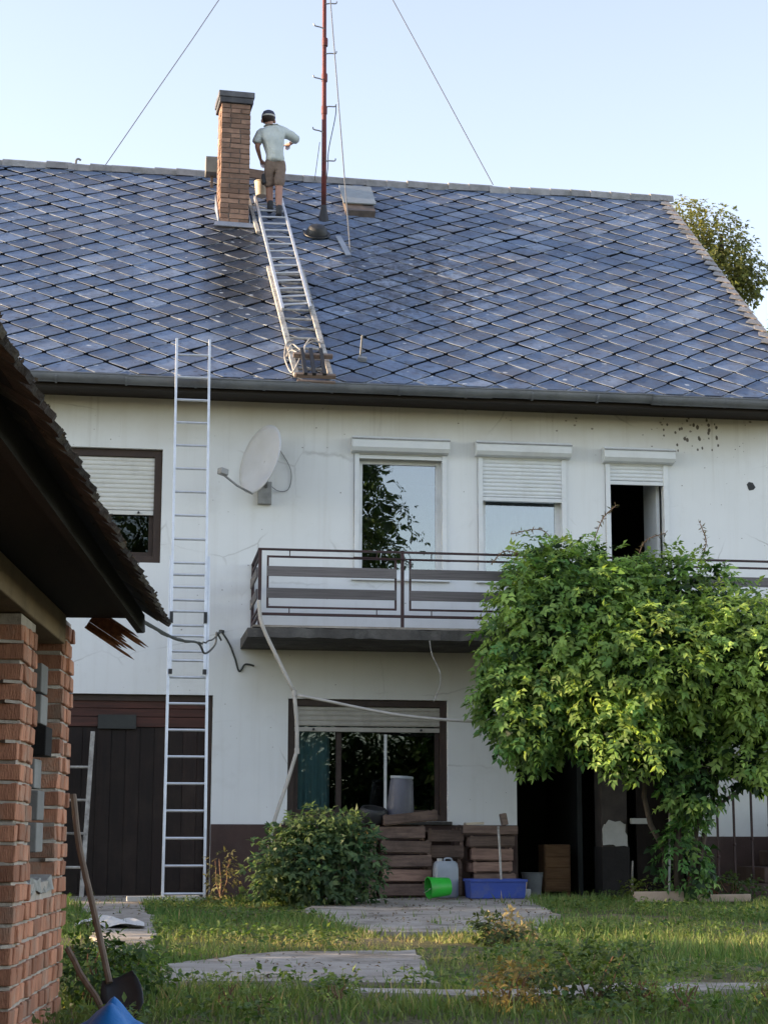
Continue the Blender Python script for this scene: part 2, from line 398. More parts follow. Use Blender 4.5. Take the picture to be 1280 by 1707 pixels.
def slate_mat():
    g = G('blue_grey_slate')
    p = g.pos()
    x, y, z = g.sep(p)
    s = g.math('MULTIPLY', g.math('SUBTRACT', z, EZ), 1 / sp_)
    a = g.math('MULTIPLY', g.math('SUBTRACT', x, -3.99), 1 / TW)
    b = g.math('MULTIPLY', g.math('SUBTRACT', s, 2.976), 1 / TS)
    u = g.math('FLOOR', g.math('ADD', a, b))
    v = g.math('FLOOR', g.math('SUBTRACT', a, b))
    cb = g.n.new('ShaderNodeCombineXYZ')
    g.l.new(u, cb.inputs[0])
    g.l.new(v, cb.inputs[1])
    wn_ = g.n.new('ShaderNodeTexWhiteNoise')
    wn_.noise_dimensions = '2D'
    g.l.new(cb.outputs[0], wn_.inputs['Vector'])
    rv = wn_.outputs['Value']
    c = g.ramp(rv, [(0., (.066, .100, .170)), (.45, (.108, .156, .250)), (.8, (.14, .192, .300)), (1., (.23, .28, .375))])
    # weather mottling
    n1 = g.noise(p, 2.3, 8, .68)
    c = g.mix(g.math('MULTIPLY', g.ramp(n1, [(.42, 0.), (.66, 1.)]), .70), c, (.075, .085, .125))
    n2 = g.noise(p, 11, 6, .7)
    c = g.mix(g.math('MULTIPLY', g.ramp(n2, [(.50, 0.), (.68, 1.)]), .60), c, (.075, .085, .115))
    n5 = g.noise(p, 1.1, 5, .6)
    c = g.mix(g.math('MULTIPLY', g.ramp(n5, [(.5, 0.), (.7, 1.)]), .25), c, (.17, .155, .16))
    # worn lower right of the mast: lichen grown patch
    dx = g.math('MULTIPLY', g.math('SUBTRACT', x, .5), .45)
    dz = g.math('MULTIPLY', g.math('SUBTRACT', s, 3.4), .36)
    dd = g.math('SQRT', g.math('ADD', g.math('MULTIPLY', dx, dx), g.math('MULTIPLY', dz, dz)))
    w = g.math('MULTIPLY', g.ramp(dd, [(.2, 1.), (1., 0.)]), g.ramp(g.noise(p, 5.5, 8, .75), [(.45, 0.), (.58, 1.)]))
    c = g.mix(g.math('MULTIPLY', w, .85), c, (.032, .036, .05))
    # soot washed down below the chimney
    wx = g.math('ABSOLUTE', g.math('ADD', g.math('ADD', x, 1.66), g.math('MULTIPLY', g.math('SUBTRACT', g.noise(p, 1.7, 5), .5), .5)))
    sx = g.ramp(wx, [(.20, 1.), (.58, 0.)])
    ss = g.math('MULTIPLY', g.ramp(g.math('MULTIPLY', s, .2), [(.10, 0.), (.50, 1.)]), g.ramp(g.math('MULTIPLY', s, .1), [(.51, 1.), (.53, 0.)]))
    soot = g.math('MULTIPLY', sx, ss)
    c = g.mix(g.math('MULTIPLY', soot, .92), c, (.016, .018, .024))
    # pale chipped flecks and bird lime
    v3 = g.math('ADD', g.voronoi(g.mapping(p, (1, 1.4, 1.4)), 3.1), g.math('MULTIPLY', g.noise(p, 17, 4), .22))
    c = g.mix(g.math('MULTIPLY', g.ramp(v3, [(.185, 1.), (.215, 0.)]), .75), c, (.56, .57, .58))
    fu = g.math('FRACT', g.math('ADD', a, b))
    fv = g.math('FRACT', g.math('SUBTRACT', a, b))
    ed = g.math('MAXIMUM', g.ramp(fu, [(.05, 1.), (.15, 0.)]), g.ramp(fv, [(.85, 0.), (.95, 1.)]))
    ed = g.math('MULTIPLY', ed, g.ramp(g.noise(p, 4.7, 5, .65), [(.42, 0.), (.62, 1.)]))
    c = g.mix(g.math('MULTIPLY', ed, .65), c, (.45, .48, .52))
    v4 = g.math('ADD', g.voronoi(g.mapping(p, (.8, 1.6, 1.6), (4, 2, 1)), 7.3), g.math('MULTIPLY', g.noise(p, 31, 3), .25))
    c = g.mix(g.math('MULTIPLY', g.ramp(v4, [(.175, 1.), (.20, 0.)]), .6), c, (.50, .52, .54))
    v5 = g.math('ADD', g.voronoi(g.mapping(p, (1, 1.5, 1.5), (9, 5, 3)), 5.1), g.math('MULTIPLY', g.noise(p, 22, 4), .4))
    c = g.mix(g.math('MULTIPLY', g.ramp(v5, [(.28, 1.), (.36, 0.)]), .7), c, (.045, .05, .065))
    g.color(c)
    g.bump(g.math('ADD', g.noise(p, 70, 4), g.math('MULTIPLY', n2, 1.5)), .25, .006)
    rr = g.ramp(n2, [(.3, .45), (.7, .75)])
    return g.done(rr, 0, .5)


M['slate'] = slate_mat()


def ground_mat():
    g = G('soil_and_thatch')
    p = g.pos()
    c = g.ramp(g.noise(p, 1.3, 8, .65), [(.3, (.085, .095, .04)), (.55, (.15, .135, .075)), (.75, (.25, .21, .14))])
    c = g.mix(g.ramp(g.noise(p, 30, 5), [(.5, 0.), (.65, .5)]), c, (.05, .042, .028))
    g.color(c)
    g.bump(g.noise(p, 40, 6, .7), .7, .03)
    return g.done(.98, 0, .1)


M['ground'] = ground_mat()


# ------------------------------------------------------------------ object helpers
def tag(o, label=None, cat=None, group=None, kind=None):
    if label:
        o['label'] = label
    if cat:
        o['category'] = cat
    if group:
        o['group'] = group
    if kind:
        o['kind'] = kind
    return o


def thing(name, loc, label, cat, group=None):
    o = bpy.data.objects.new(name, None)
    o.empty_display_size = 0.2
    o.location = loc
    col.objects.link(o)
    return tag(o, label, cat, group)


def origin(o):
    v = Vector((0, 0, 0))
    while o is not None:
        v += o.location
        o = o.parent
    return v


def mesh_obj(name, me, mat, parent=None, loc=None):
    o = bpy.data.objects.new(name, me)
    if mat is not None and not me.materials:
        me.materials.append(M[mat] if isinstance(mat, str) else mat)
    if parent is not None:
        o.parent = parent
    if loc is not None:
        o.location = loc
    col.objects.link(o)
    return o


class MB:
    """collects shapes in world coordinates, builds ONE mesh object"""
    def __init__(s):
        s.v, s.f = [], []

    def add(s, vs, fs):
        k = len(s.v)
        s.v += [Vector(q) for q in vs]
        s.f += [tuple(i + k for i in f) for f in fs]
        return s

    def box(s, lo, hi):
        x0, y0, z0 = lo
        x1, y1, z1 = hi
        return s.add([(x0, y0, z0), (x1, y0, z0), (x1, y1, z0), (x0, y1, z0), (x0, y0, z1), (x1, y0, z1), (x1, y1, z1), (x0, y1, z1)],
                     [(0, 3, 2, 1), (4, 5, 6, 7), (0, 1, 5, 4), (1, 2, 6, 5), (2, 3, 7, 6), (3, 0, 4, 7)])

    def bar(s, a, b, w, t, up=(0, 0, 1), w2=None, t2=None):
        """rectangular bar from a to b; w along the side direction, t along up"""
        a, b = Vector(a), Vector(b)
        d = (b - a).normalized()
        up = Vector(up)
        side = d.cross(up)
        if side.length < 1e-5:
            side = d.cross(Vector((1, 0, 0)))
        side.normalize()
        u = side.cross(d).normalized()
        w2 = w if w2 is None else w2
        t2 = t if t2 is None else t2
        vs = []
        for p, ww, tt in ((a, w, t), (b, w2, t2)):
            for i, j in ((-1, -1), (1, -1), (1, 1), (-1, 1)):
                vs.append(p + side * (i * ww / 2) + u * (j * tt / 2))
        return s.add(vs, [(0, 1, 2, 3), (7, 6, 5, 4), (0, 4, 5, 1), (1, 5, 6, 2), (2, 6, 7, 3), (3, 7, 4, 0)])

    def tube(s, pts, r, n=8, cap=True):
        pts = [Vector(p) for p in pts]
        rs = r if isinstance(r, (list, tuple)) else [r] * len(pts)
        vs, fs = [], []
        prev = None
        for i, p in enumerate(pts):
            d = (pts[min(i + 1, len(pts) - 1)] - pts[max(i - 1, 0)])
            d = d.normalized() if d.length > 1e-9 else Vector((0, 0, 1))
            if prev is None:
                a = d.orthogonal().normalized()
            else:
                a = prev - d * prev.dot(d)
                a = a.normalized() if a.length > 1e-6 else d.orthogonal().normalized()
            prev = a
            b = d.cross(a)
            for k in range(n):
                t = 2 * math.pi * k / n
                vs.append(p + (a * math.cos(t) + b * math.sin(t)) * rs[i])
        for i in range(len(pts) - 1):
            for k in range(n):
                k2 = (k + 1) % n
                fs.append((i * n + k, i * n + k2, (i + 1) * n + k2, (i + 1) * n + k))
        if cap:
            fs.append(tuple(range(n - 1, -1, -1)))
            q = (len(pts) - 1) * n
            fs.append(tuple(range(q, q + n)))
        return s.add(vs, fs)

    def lathe(s, prof, c, n=20, axis=None, sq=1.0):
        """prof: list of (r, h) along axis from c"""
        c = Vector(c)
        ax = Vector(axis or (0, 0, 1)).normalized()
        a = ax.orthogonal().normalized() if axis else Vector((1, 0, 0))
        b = ax.cross(a)
        vs, fs = [], []
        for r, h in prof:
            for k in range(n):
                t = 2 * math.pi * k / n
                vs.append(c + ax * h + (a * math.cos(t) + b * math.sin(t) * sq) * r)
        for i in range(len(prof) - 1):
            for k in range(n):
                k2 = (k + 1) % n
                fs.append((i * n + k, i * n + k2, (i + 1) * n + k2, (i + 1) * n + k))
        return s.add(vs, fs)

    def prism(s, poly, d):
        """poly: planar list of points, extruded by vector d"""
        n = len(poly)
        d = Vector(d)
        vs = [Vector(p) for p in poly] + [Vector(p) + d for p in poly]
        fs = [tuple(range(n - 1, -1, -1)), tuple(range(n, 2 * n))]
        fs += [(i, (i + 1) % n, n + (i + 1) % n, n + i) for i in range(n)]
        return s.add(vs, fs)

    def build(s, name, mat, parent=None, smooth=False, bevel=0.0, label=None):
        o0 = origin(parent)
        me = bpy.data.meshes.new(name)
        me.from_pydata([tuple(q - o0) for q in s.v], [], s.f)
        bm = bmesh.new()
        bm.from_mesh(me)
        bmesh.ops.recalc_face_normals(bm, faces=bm.faces)
        bm.to_mesh(me)
        bm.free()
        o = mesh_obj(name, me, mat, parent)
        if smooth:
            me.polygons.foreach_set('use_smooth', [True] * len(me.polygons))
            if smooth != 'all':
                e = o.modifiers.new('edge', 'EDGE_SPLIT')
                e.split_angle = R(38)
        if bevel:
            b = o.modifiers.new('bevel', 'BEVEL')
            b.width = bevel
            b.segments = 2
            b.limit_method = 'ANGLE'
            b.angle_limit = R(40)
        if label:
            o['label'] = label
        return o


def solo(mb, name, mat, label, cat, group=None, **k):
    """a thing that is one mesh; its origin goes to the base of the mesh"""
    c = sum(mb.v, Vector()) / len(mb.v)
    zmin = min(q.z for q in mb.v)
    base = Vector((c.x, c.y, zmin))
    mb.v = [q - base for q in mb.v]
    o = mb.build(name, mat, None, **k)
    o.location = base
    return tag(o, label, cat, group)


def wander(a, b, n, amp, sag=0.0, seed=0):
    r = random.Random(seed)
    a, b = Vector(a), Vector(b)
    out = []
    for i in range(n + 1):
        t = i / n
        p = a.lerp(b, t)
        w = math.sin(math.pi * t)
        p += Vector((r.uniform(-1, 1), r.uniform(-1, 1), r.uniform(-1, 1))) * amp * w
        p.z -= sag * 4 * t * (1 - t)
        out.append(p)
    return out


def spline(pts, n=8):
    """Catmull-Rom through pts"""
    P = [Vector(p) for p in pts]
    P = [P[0] * 2 - P[1]] + P + [P[-1] * 2 - P[-2]]
    out = []
    for i in range(1, len(P) - 2):
        for k in range(n):
            t = k / n
            a, b, c, d = P[i - 1], P[i], P[i + 1], P[i + 2]
            out.append(0.5 * ((2 * b) + (c - a) * t + (2 * a - 5 * b + 4 * c - d) * t * t + (3 * b - a - 3 * c + d) * t ** 3))
    out.append(P[-2])
    return out


def np_mesh(name, verts, quads, cols=None, tris=None):
    """fast mesh from numpy arrays (all quads or all tris)"""
    me = bpy.data.meshes.new(name)
    fa = quads if tris is None else tris
    k = fa.shape[1]
    me.vertices.add(len(verts))
    me.vertices.foreach_set('co', verts.astype(np.float32).ravel())
    me.loops.add(fa.size)
    me.loops.foreach_set('vertex_index', fa.astype(np.int32).ravel())
    me.polygons.add(len(fa))
    me.polygons.foreach_set('loop_start', np.arange(0, fa.size, k, dtype=np.int32))
    me.update(calc_edges=True)
    if cols is not None:
        ca = me.color_attributes.new('col', 'FLOAT_COLOR', 'POINT')
        c4 = np.ones((len(verts), 4), np.float32)
        c4[:, :3] = cols
        ca.data.foreach_set('color', c4.ravel())
    return me


def leaves(name, P, D, N, L, W, C, mat, parent=None, curl=0.25, kind=None):
    """one mesh of leaf blades: base P, direction D, normal N, length L, width W, colour C (numpy arrays)"""
    n = len(P)
    o0 = np.array(origin(parent))
    D = D / (np.linalg.norm(D, axis=1, keepdims=True) + 1e-9)
    S = np.cross(D, N)
    S /= (np.linalg.norm(S, axis=1, keepdims=True) + 1e-9)
    U = np.cross(S, D)
    L = L[:, None]
    W = W[:, None]
    base = P - o0
    mid = base + D * L * .45 + U * L * curl * .12
    tip = base + D * L - U * L * curl * .35
    l = mid + S * W * .5 + U * W * .18
    r = mid - S * W * .5 + U * W * .18
    V = np.stack([base, r, tip, l, mid], 1).reshape(-1, 3)
    i = np.arange(n)[:, None] * 5
    T = np.concatenate([i + np.array([[0, 1, 4]]), i + np.array([[1, 2, 4]]), i + np.array([[4, 2, 3]]), i + np.array([[0, 4, 3]])], 1).reshape(-1, 3)
    cc = np.repeat(C, 5, axis=0)
    me = np_mesh(name, V, None, cc, tris=T)
    o = mesh_obj(name, me, mat, parent)
    if kind:
        o['kind'] = kind
    return o


def rand_dirs(n):
    v = rng.normal(size=(n, 3))
    return v / np.linalg.norm(v, axis=1, keepdims=True)


def mixcol(n, a, b, spread=.15, f=None):
    f = rng.random(n) if f is None else f
    c = np.array(a)[None] * (1 - f[:, None]) + np.array(b)[None] * f[:, None]
    return np.clip(c * (1 + spread * rng.normal(size=(n, 1))), .004, 1)


# ================================================================== SETTING
def gz(x, y):
    """height of the yard"""
    t = min(max((-2.0 - y) / 7.0, 0.0), 1.0)
    return -0.12 * t


def gz_np(x, y):
    return -0.12 * np.clip((-2.0 - y) / 7.0, 0, 1)


def axis_coords(lo, hi, dense_lo, dense_hi, step):
    a = list(np.arange(dense_lo, dense_hi + 1e-6, step))
    v, k = dense_lo, step
    left = []
    while v > lo:
        k *= 1.5
        v -= k
        left.append(v)
    v, k = dense_hi, step
    right = []
    while v < hi:
        k *= 1.5
        v += k
        right.append(v)
    return np.array(left[::-1] + a + right)


gx = axis_coords(-1500, 1500, -7, 8, .12)
gy = axis_coords(-1500, 1500, -21, 1, .12)
GX, GY = np.meshgrid(gx, gy)
near = (GX > -8) & (GX < 9) & (GY > -22) & (GY < 1.5)
GZ = gz_np(GX, GY) + np.where(near, .012 * np.sin(GX * 5.1 + np.sin(GY * 3.3)) * np.sin(GY * 4.3 + 1.1 * np.sin(GX * 2.2)) + .006 * rng.normal(size=GX.shape), 0) - .02
nx = len(gx)
ii = (np.arange(len(gy) - 1)[:, None] * nx + np.arange(nx - 1)[None]).ravel()
Q = np.stack([ii, ii + 1, ii + nx + 1, ii + nx], 1)
ground = mesh_obj('ground', np_mesh('ground', np.stack([GX.ravel(), GY.ravel(), GZ.ravel()], 1), Q), 'ground')
ground.data.polygons.foreach_set('use_smooth', [True] * len(ground.data.polygons))
tag(ground, kind='structure')


def jag(poly, step=.18, amp=.05, seed=1):
    r = random.Random(seed)
    out = []
    n = len(poly)
    for i in range(n):
        a, b = Vector(poly[i]), Vector(poly[(i + 1) % n])
        k = max(1, int((b - a).length / step))
        for j in range(k):
            q = a.lerp(b, j / k)
            out.append(Vector((q.x + r.uniform(-amp, amp), q.y + r.uniform(-amp, amp))))
    return out


SLABS = {
    'concrete_terrace': [(-.75, -.45), (1.62, -.45), (1.25, -2.2), (1.0, -4.2), (.35, -6.1), (-.95, -6.3), (-1.25, -3.6)],
    'concrete_slab': [(-2.62, -9.0), (-2.15, -8.3), (-.9, -7.95), (-1.02, -8.9), (-1.08, -9.6), (-1.2, -10.45), (-2.62, -10.35)],
    'garden_path': [(-3.6, -.1), (-1.95, -.1), (-2.0, -1.4), (-2.72, -2.0), (-2.62, -5.0), (-2.7, -7.9), (-3.05, -8.0), (-3.18, -4.0)],
    'stone_kerb': [(-1.75, -10.86), (-.95, -10.98), (-.15, -10.72), (.75, -10.6), (1.5, -10.7), (1.5, -11.2), (.8, -11.15), (-.1, -11.2), (-.95, -11.36), (-1.75, -11.2)],
}
slab_polys = []
for si, (nm, poly) in enumerate(SLABS.items()):
    jp = jag(poly, .16, .045, si + 3)
    slab_polys.append(np.array([(q.x, q.y) for q in jp]))
    bm = bmesh.new()
    vs = [bm.verts.new((q.x, q.y, gz(q.x, q.y) + .012)) for q in jp]
    f = bm.faces.new(vs)
    if f.normal.z < 0:
        f.normal_flip()
    bmesh.ops.triangulate(bm, faces=[f])
    bmesh.ops.subdivide_edges(bm, edges=bm.edges[:], cuts=2, use_grid_fill=True)
    for v in bm.verts:
        v.co.z = gz(v.co.x, v.co.y) + .012 + .006 * math.sin(v.co.x * 3.7 + v.co.y * 2.1)
    ex = bmesh.ops.extrude_face_region(bm, geom=bm.faces[:])
    for v in [q for q in ex['geom'] if isinstance(q, bmesh.types.BMVert)]:
        v.co.z -= .12
    bmesh.ops.recalc_face_normals(bm, faces=bm.faces)
    me = bpy.data.meshes.new(nm)
    bm.to_mesh(me)
    bm.free()
    tag(mesh_obj(nm, me, 'concrete'), kind='structure')


def inside(poly, x, y):
    c = np.zeros(x.shape, bool)
    n = len(poly)
    for i in range(n):
        x0, y0 = poly[i]
        x1, y1 = poly[(i + 1) % n]
        k = ((y0 > y) != (y1 > y)) & (x < (x1 - x0) * (y - y0) / (y1 - y0 + 1e-12) + x0)
        c ^= k
    return c


# ================================================================== HOUSE
house = thing('house', (-1.0, 0, 0), 'two-storey house with white rendered front, blue-grey slate roof and long balcony', 'house')
HX0, HX1, HYB, WZ = -15.0, 5.0, 10.2, 5.78  # left end lengthened out of view so the house shades the yard
OPEN = [(-4.10, -2.60, 3.76, 5.10), (-.36, .75, 3.64, 5.14), (1.12, 2.20, 3.64, 5.14), (2.68, 3.46, 3.50, 5.12),
        (-1.10, .75, .84, 2.225), (-4.62, -1.96, -.2, 2.25), (1.56, 3.70, -.2, 2.36)]


def holed_wall(mb, x0, x1, z0, z1, holes, y0, y1):
    xs = sorted({x0, x1, *[h[0] for h in holes], *[h[1] for h in holes]})
    zs = sorted({z0, z1, *[max(z0, h[2]) for h in holes], *[h[3] for h in holes]})
    for i in range(len(xs) - 1):
        for j in range(len(zs) - 1):
            cx, cz = (xs[i] + xs[i + 1]) / 2, (zs[j] + zs[j + 1]) / 2
            if any(h[0] < cx < h[1] and h[2] < cz < h[3] for h in holes):
                continue
            a, b, c, d = xs[i], xs[i + 1], zs[j], zs[j + 1]
            mb.add([(a, y0, c), (b, y0, c), (b, y0, d), (a, y0, d)], [(0, 1, 2, 3)])
            mb.add([(a, y1, c), (b, y1, c), (b, y1, d), (a, y1, d)], [(3, 2, 1, 0)])
    for h in holes:
        a, b, c, d = h[0], h[1], max(h[2], z0), h[3]
        mb.add([(a, y0, c), (a, y1, c), (a, y1, d), (a, y0, d)], [(0, 1, 2, 3)])
        mb.add([(b, y0, c), (b, y1, c), (b, y1, d), (b, y0, d)], [(3, 2, 1, 0)])
        mb.add([(a, y0, d), (b, y0, d), (b, y1, d), (a, y1, d)], [(0, 1, 2, 3)])
        if h[2] > z0:
            mb.add([(a, y0, c), (b, y0, c), (b, y1, c), (a, y1, c)], [(3, 2, 1, 0)])
    return mb


def raw_build(mb, name, mat, parent):
    o0 = origin(parent)
    me = bpy.data.meshes.new(name)
    me.from_pydata([tuple(q - o0) for q in mb.v], [], mb.f)
    return mesh_obj(name, me, mat, parent)


raw_build(holed_wall(MB(), HX0, HX1, -.2, WZ, OPEN, 0.0, 0.32), 'front_wall', 'facade', house)
MB().prism([(HX1, .32, -.2), (HX1, HYB, -.2), (HX1, HYB, WZ), (HX1, 5.1, 10.15), (HX1, .32, WZ + .25)], (-.3, 0, 0)).build('gable_wall', 'facade', house)
MB().prism([(HX0, .32, -.2), (HX0, HYB, -.2), (HX0, HYB, WZ), (HX0, 5.1, 10.15), (HX0, .32, WZ + .25)], (.3, 0, 0)).build('gable_wall', 'facade', house)
MB().box((HX0 + .3, HYB - .3, -.2), (HX1 - .3, HYB, WZ)).build('back_wall', 'facade', house)
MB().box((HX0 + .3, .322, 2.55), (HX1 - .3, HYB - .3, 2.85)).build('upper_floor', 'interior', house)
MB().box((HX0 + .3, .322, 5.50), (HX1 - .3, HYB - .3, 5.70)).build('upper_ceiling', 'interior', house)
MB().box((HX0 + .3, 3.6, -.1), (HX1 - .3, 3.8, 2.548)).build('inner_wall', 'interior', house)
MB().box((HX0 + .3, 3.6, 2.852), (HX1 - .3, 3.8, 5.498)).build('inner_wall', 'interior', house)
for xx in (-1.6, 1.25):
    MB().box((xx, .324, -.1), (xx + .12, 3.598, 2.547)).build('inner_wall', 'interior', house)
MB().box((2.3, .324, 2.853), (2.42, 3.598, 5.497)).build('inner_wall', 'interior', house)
MB().box((-1.958, -.035, -.1), (1.558, -.001, .80)).build('plinth', 'plinth', house, bevel=.006)
MB().box((3.702, -.035, -.1), (5.03, -.001, .68)).build('plinth', 'plinth', house, bevel=.006)

# porch pillar between the two dark openings
pil = MB().box((2.56, -.02, .56), (2.86, .30, 2.358)).build('porch_pillar', pm('bare_pillar_render', (.075, .062, .055), (.04, .034, .032), 4, .95, .5, 30), house)
MB().box((2.55, -.05, -.1), (2.875, .31, .558)).build('pillar_base', pm('sooty_pillar_base', (.03, .026, .025), (.018, .016, .016), 4, .95, .5, 30), house)
pp = jag([(2.562, .565), (2.858, .565), (2.85, .80), (2.76, .87), (2.66, .85), (2.562, .80)], .05, .022, 5)
MB().prism([(max(2.561, min(2.859, q.x)), -.021, max(.562, q.y)) for q in pp], (0, -.014, 0)).build('plaster_patch', 'white_block', pil, label='pale patch of plaster left on the dark pillar')
MB().box((3.12, .5, -.1), (3.66, .56, 2.0)).build('cellar_door', 'garage_plank', house)
MB().box((2.5, .9, -.1), (2.56, 2.4, 2.3)).build('inner_wall', 'interior', house)

# ---------------- roof
roof = MB()
roof.prism([roof_pt(HX0 - .1, 0, -.02), roof_pt(HX1 + .05, 0, -.02), roof_pt(HX1 + .05, RIDGE_S, -.02), roof_pt(HX0 - .1, RIDGE_S, -.02)], (0, .1 * sp_, -.1 * cp))
rr = roof_pt(0, RIDGE_S, -.02)
roof.prism([(HX0 - .1, rr.y + .005, rr.z), (HX1 + .05, rr.y + .005, rr.z), (HX1 + .05, 2 * rr.y - EY, EZ), (HX0 - .1, 2 * rr.y - EY, EZ)], (0, -.06, -.08))
roof_o = roof.build('roof', 'deck', house)


def clip(poly, f):
    out = []
    for i in range(len(poly)):
        a, b = poly[i], poly[(i + 1) % len(poly)]
        fa, fb = f(a), f(b)
        if fa >= 0:
            out.append(a)
        if (fa >= 0) != (fb >= 0):
            t = fa / (fa - fb)
            out.append((a[0] + (b[0] - a[0]) * t, a[1] + (b[1] - a[1]) * t))
    return out


def tile_shape(poly, cx, cs):
    """thin plate following the rhombus, its lower tip standing off the roof"""
    n = len(poly)
    hs = [(.014 - (q[1] - cs) / TS * .024) for q in poly]
    vs = [(q[0] - cx, q[1] - cs, h) for q, h in zip(poly, hs)] + [(q[0] - cx, q[1] - cs, h + .009) for q, h in zip(poly, hs)]
    fs = [tuple(range(n - 1, -1, -1)), tuple(range(n, 2 * n))] + [(i, (i + 1) % n, n + (i + 1) % n, n + i) for i in range(n)]
    return vs, fs


K = .955
hw, hs_ = TW / 2 * K, TS / 2 * K
RH = [(hw, 0), (hw * .10, hs_ * .90), (-hw * .10, hs_ * .90), (-hw, 0), (0, -hs_)]
RH = [(hw * .93, -hs_ * .07), (hw * .93, hs_ * .07), (0, hs_), (-hw * .93, hs_ * .07), (-hw * .93, -hs_ * .07), (0, -hs_)]
tiles = []
for i in range(-26, 42):
    for j in range(-18, 30):
        if (i + j) % 2 == 0:
            continue
        tx, ts = -3.99 + i * TW / 2, 2.976 + j * TS / 2
        if not (-7.4 < tx < HX1 + .2 and -.15 < ts < RIDGE_S + .1):
            continue
        tiles.append((tx, ts))
CAM = Vector(cam.location)
tiles.sort(key=lambda q: (roof_pt(q[0], q[1]) - CAM).length + (50 if not (-4.9 < q[0] < 5.1) else 0) + (2.5 if q[0] < -4.2 - .12 * q[1] and q[1] > 2 else 0))
tv, tf = tile_shape(RH, 0, 0)
tile_me = bpy.data.meshes.new('tile')
tile_me.from_pydata(tv, [], tf)
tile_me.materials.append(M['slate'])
rot_roof = Euler((PITCH, 0, 0))
field = MB()
trn = random.Random(5)
n_single = 0
ro = origin(roof_o)
for k, (tx, ts) in enumerate(tiles):
    if trn.random() < .03:
        dr, dx, ds = trn.uniform(-.18, .18), trn.uniform(-.02, .02), trn.uniform(-.05, 0)
    else:
        dr, dx, ds = trn.gauss(0, .012), trn.gauss(0, .003), trn.gauss(0, .004)
    tl = (trn.gauss(0, .014), trn.gauss(0, .010))
    poly = [(q[0] + tx, q[1] + ts) for q in RH]
    edge = any(q[1] < -.03 or q[1] > RIDGE_S - .02 or q[0] > HX1 + .07 for q in poly)
    if edge:
        poly = clip(clip(clip(poly, lambda q: q[1] + .03), lambda q: RIDGE_S - .02 - q[1]), lambda q: HX1 + .07 - q[0])
        if len(poly) < 3:
            continue
    mt = Matrix.Rotation(PITCH, 4, 'X') @ Matrix.Rotation(tl[0], 4, 'X') @ Matrix.Rotation(tl[1], 4, 'Y') @ Matrix.Rotation(dr if not edge else 0, 4, 'Z')
    p0 = roof_pt(tx + dx, ts + ds)
    if n_single < 298:
        if edge:
            ev, ef = tile_shape(poly, tx, ts)
            me = bpy.data.meshes.new('tile')
            me.from_pydata(ev, [], ef)
        else:
            me = tile_me
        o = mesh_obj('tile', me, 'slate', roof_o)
        o.location = p0 - ro
        o.rotation_euler = mt.to_euler()
        n_single += 1
    else:
        ev, ef = tile_shape(poly, tx, ts)
        field.add([p0 + (mt @ Vector(q)) for q in ev], ef)
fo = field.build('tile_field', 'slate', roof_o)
tag(fo, kind='stuff')

# ridge caps
rng_r = random.Random(9)
xr = -7.2
cap_me = None
while xr < HX1 - .05:
    ln = .345
    prof = []
    for k in range(9):
        t = math.pi * (k / 8) * 1.0
        prof.append((.135 * math.cos(t), .085 * math.sin(t) + (-.055 if k in (0, 8) else 0)))
    if cap_me is None:
        mb = MB()
        n = len(prof)
        vs = []
        for xx, sc in ((-.02, 1.08), (ln, .97)):
            vs += [(xx, q[0] * sc, q[1] * sc) for q in prof] + [(xx, q[0] * sc * .86, q[1] * sc * .86 - .01) for q in prof]
        fs = []
        for k in range(n - 1):
            fs += [(k, k + 1, 2 * n + k + 1, 2 * n + k), (n + k + 1, n + k, 3 * n + k, 3 * n + k + 1), (k + 1, k, n + k, n + k + 1), (2 * n + k, 2 * n + k + 1, 3 * n + k + 1, 3 * n + k)]
        fs += [(0, 2 * n, 3 * n, n), (n - 1, 2 * n - 1, 4 * n - 1, 3 * n - 1)]
        cap_me = bpy.data.meshes.new('ridge_tile')
        cap_me.from_pydata(vs, [], fs)
    o = mesh_obj('ridge_tile', cap_me, 'ridge', roof_o)
    o.location = Vector((xr, rr.y, rr.z + .01 + rng_r.uniform(-.008, .01))) - ro
    o.rotation_euler = (rng_r.uniform(-.05, .05), rng_r.uniform(-.02, .02), rng_r.uniform(-.02, .02))
    xr += .318

# verge: bargeboard and pale edge slates
a, b = roof_pt(HX1 + .095, -.1, -.05), roof_pt(HX1 + .095, RIDGE_S + .06, -.05)
MB().bar(a, b, .035, .20, up=(0, -sp_, cp)).build('bargeboard', 'grey_wood', house, bevel=.004)
ve = random.Random(3)
sv = .05
while sv < RIDGE_S - .1:
    w = ve.uniform(.0, .07)
    MB().prism([roof_pt(HX1 + .13, sv, .05), roof_pt(HX1 + .13, sv + .225, .035), roof_pt(HX1 + .02, sv + .225, .035), roof_pt(HX1 - w, sv + .09, .042)], (0, -.012 * sp_, .012 * cp)).build('verge_tile', 'ridge', roof_o)
    sv += .215

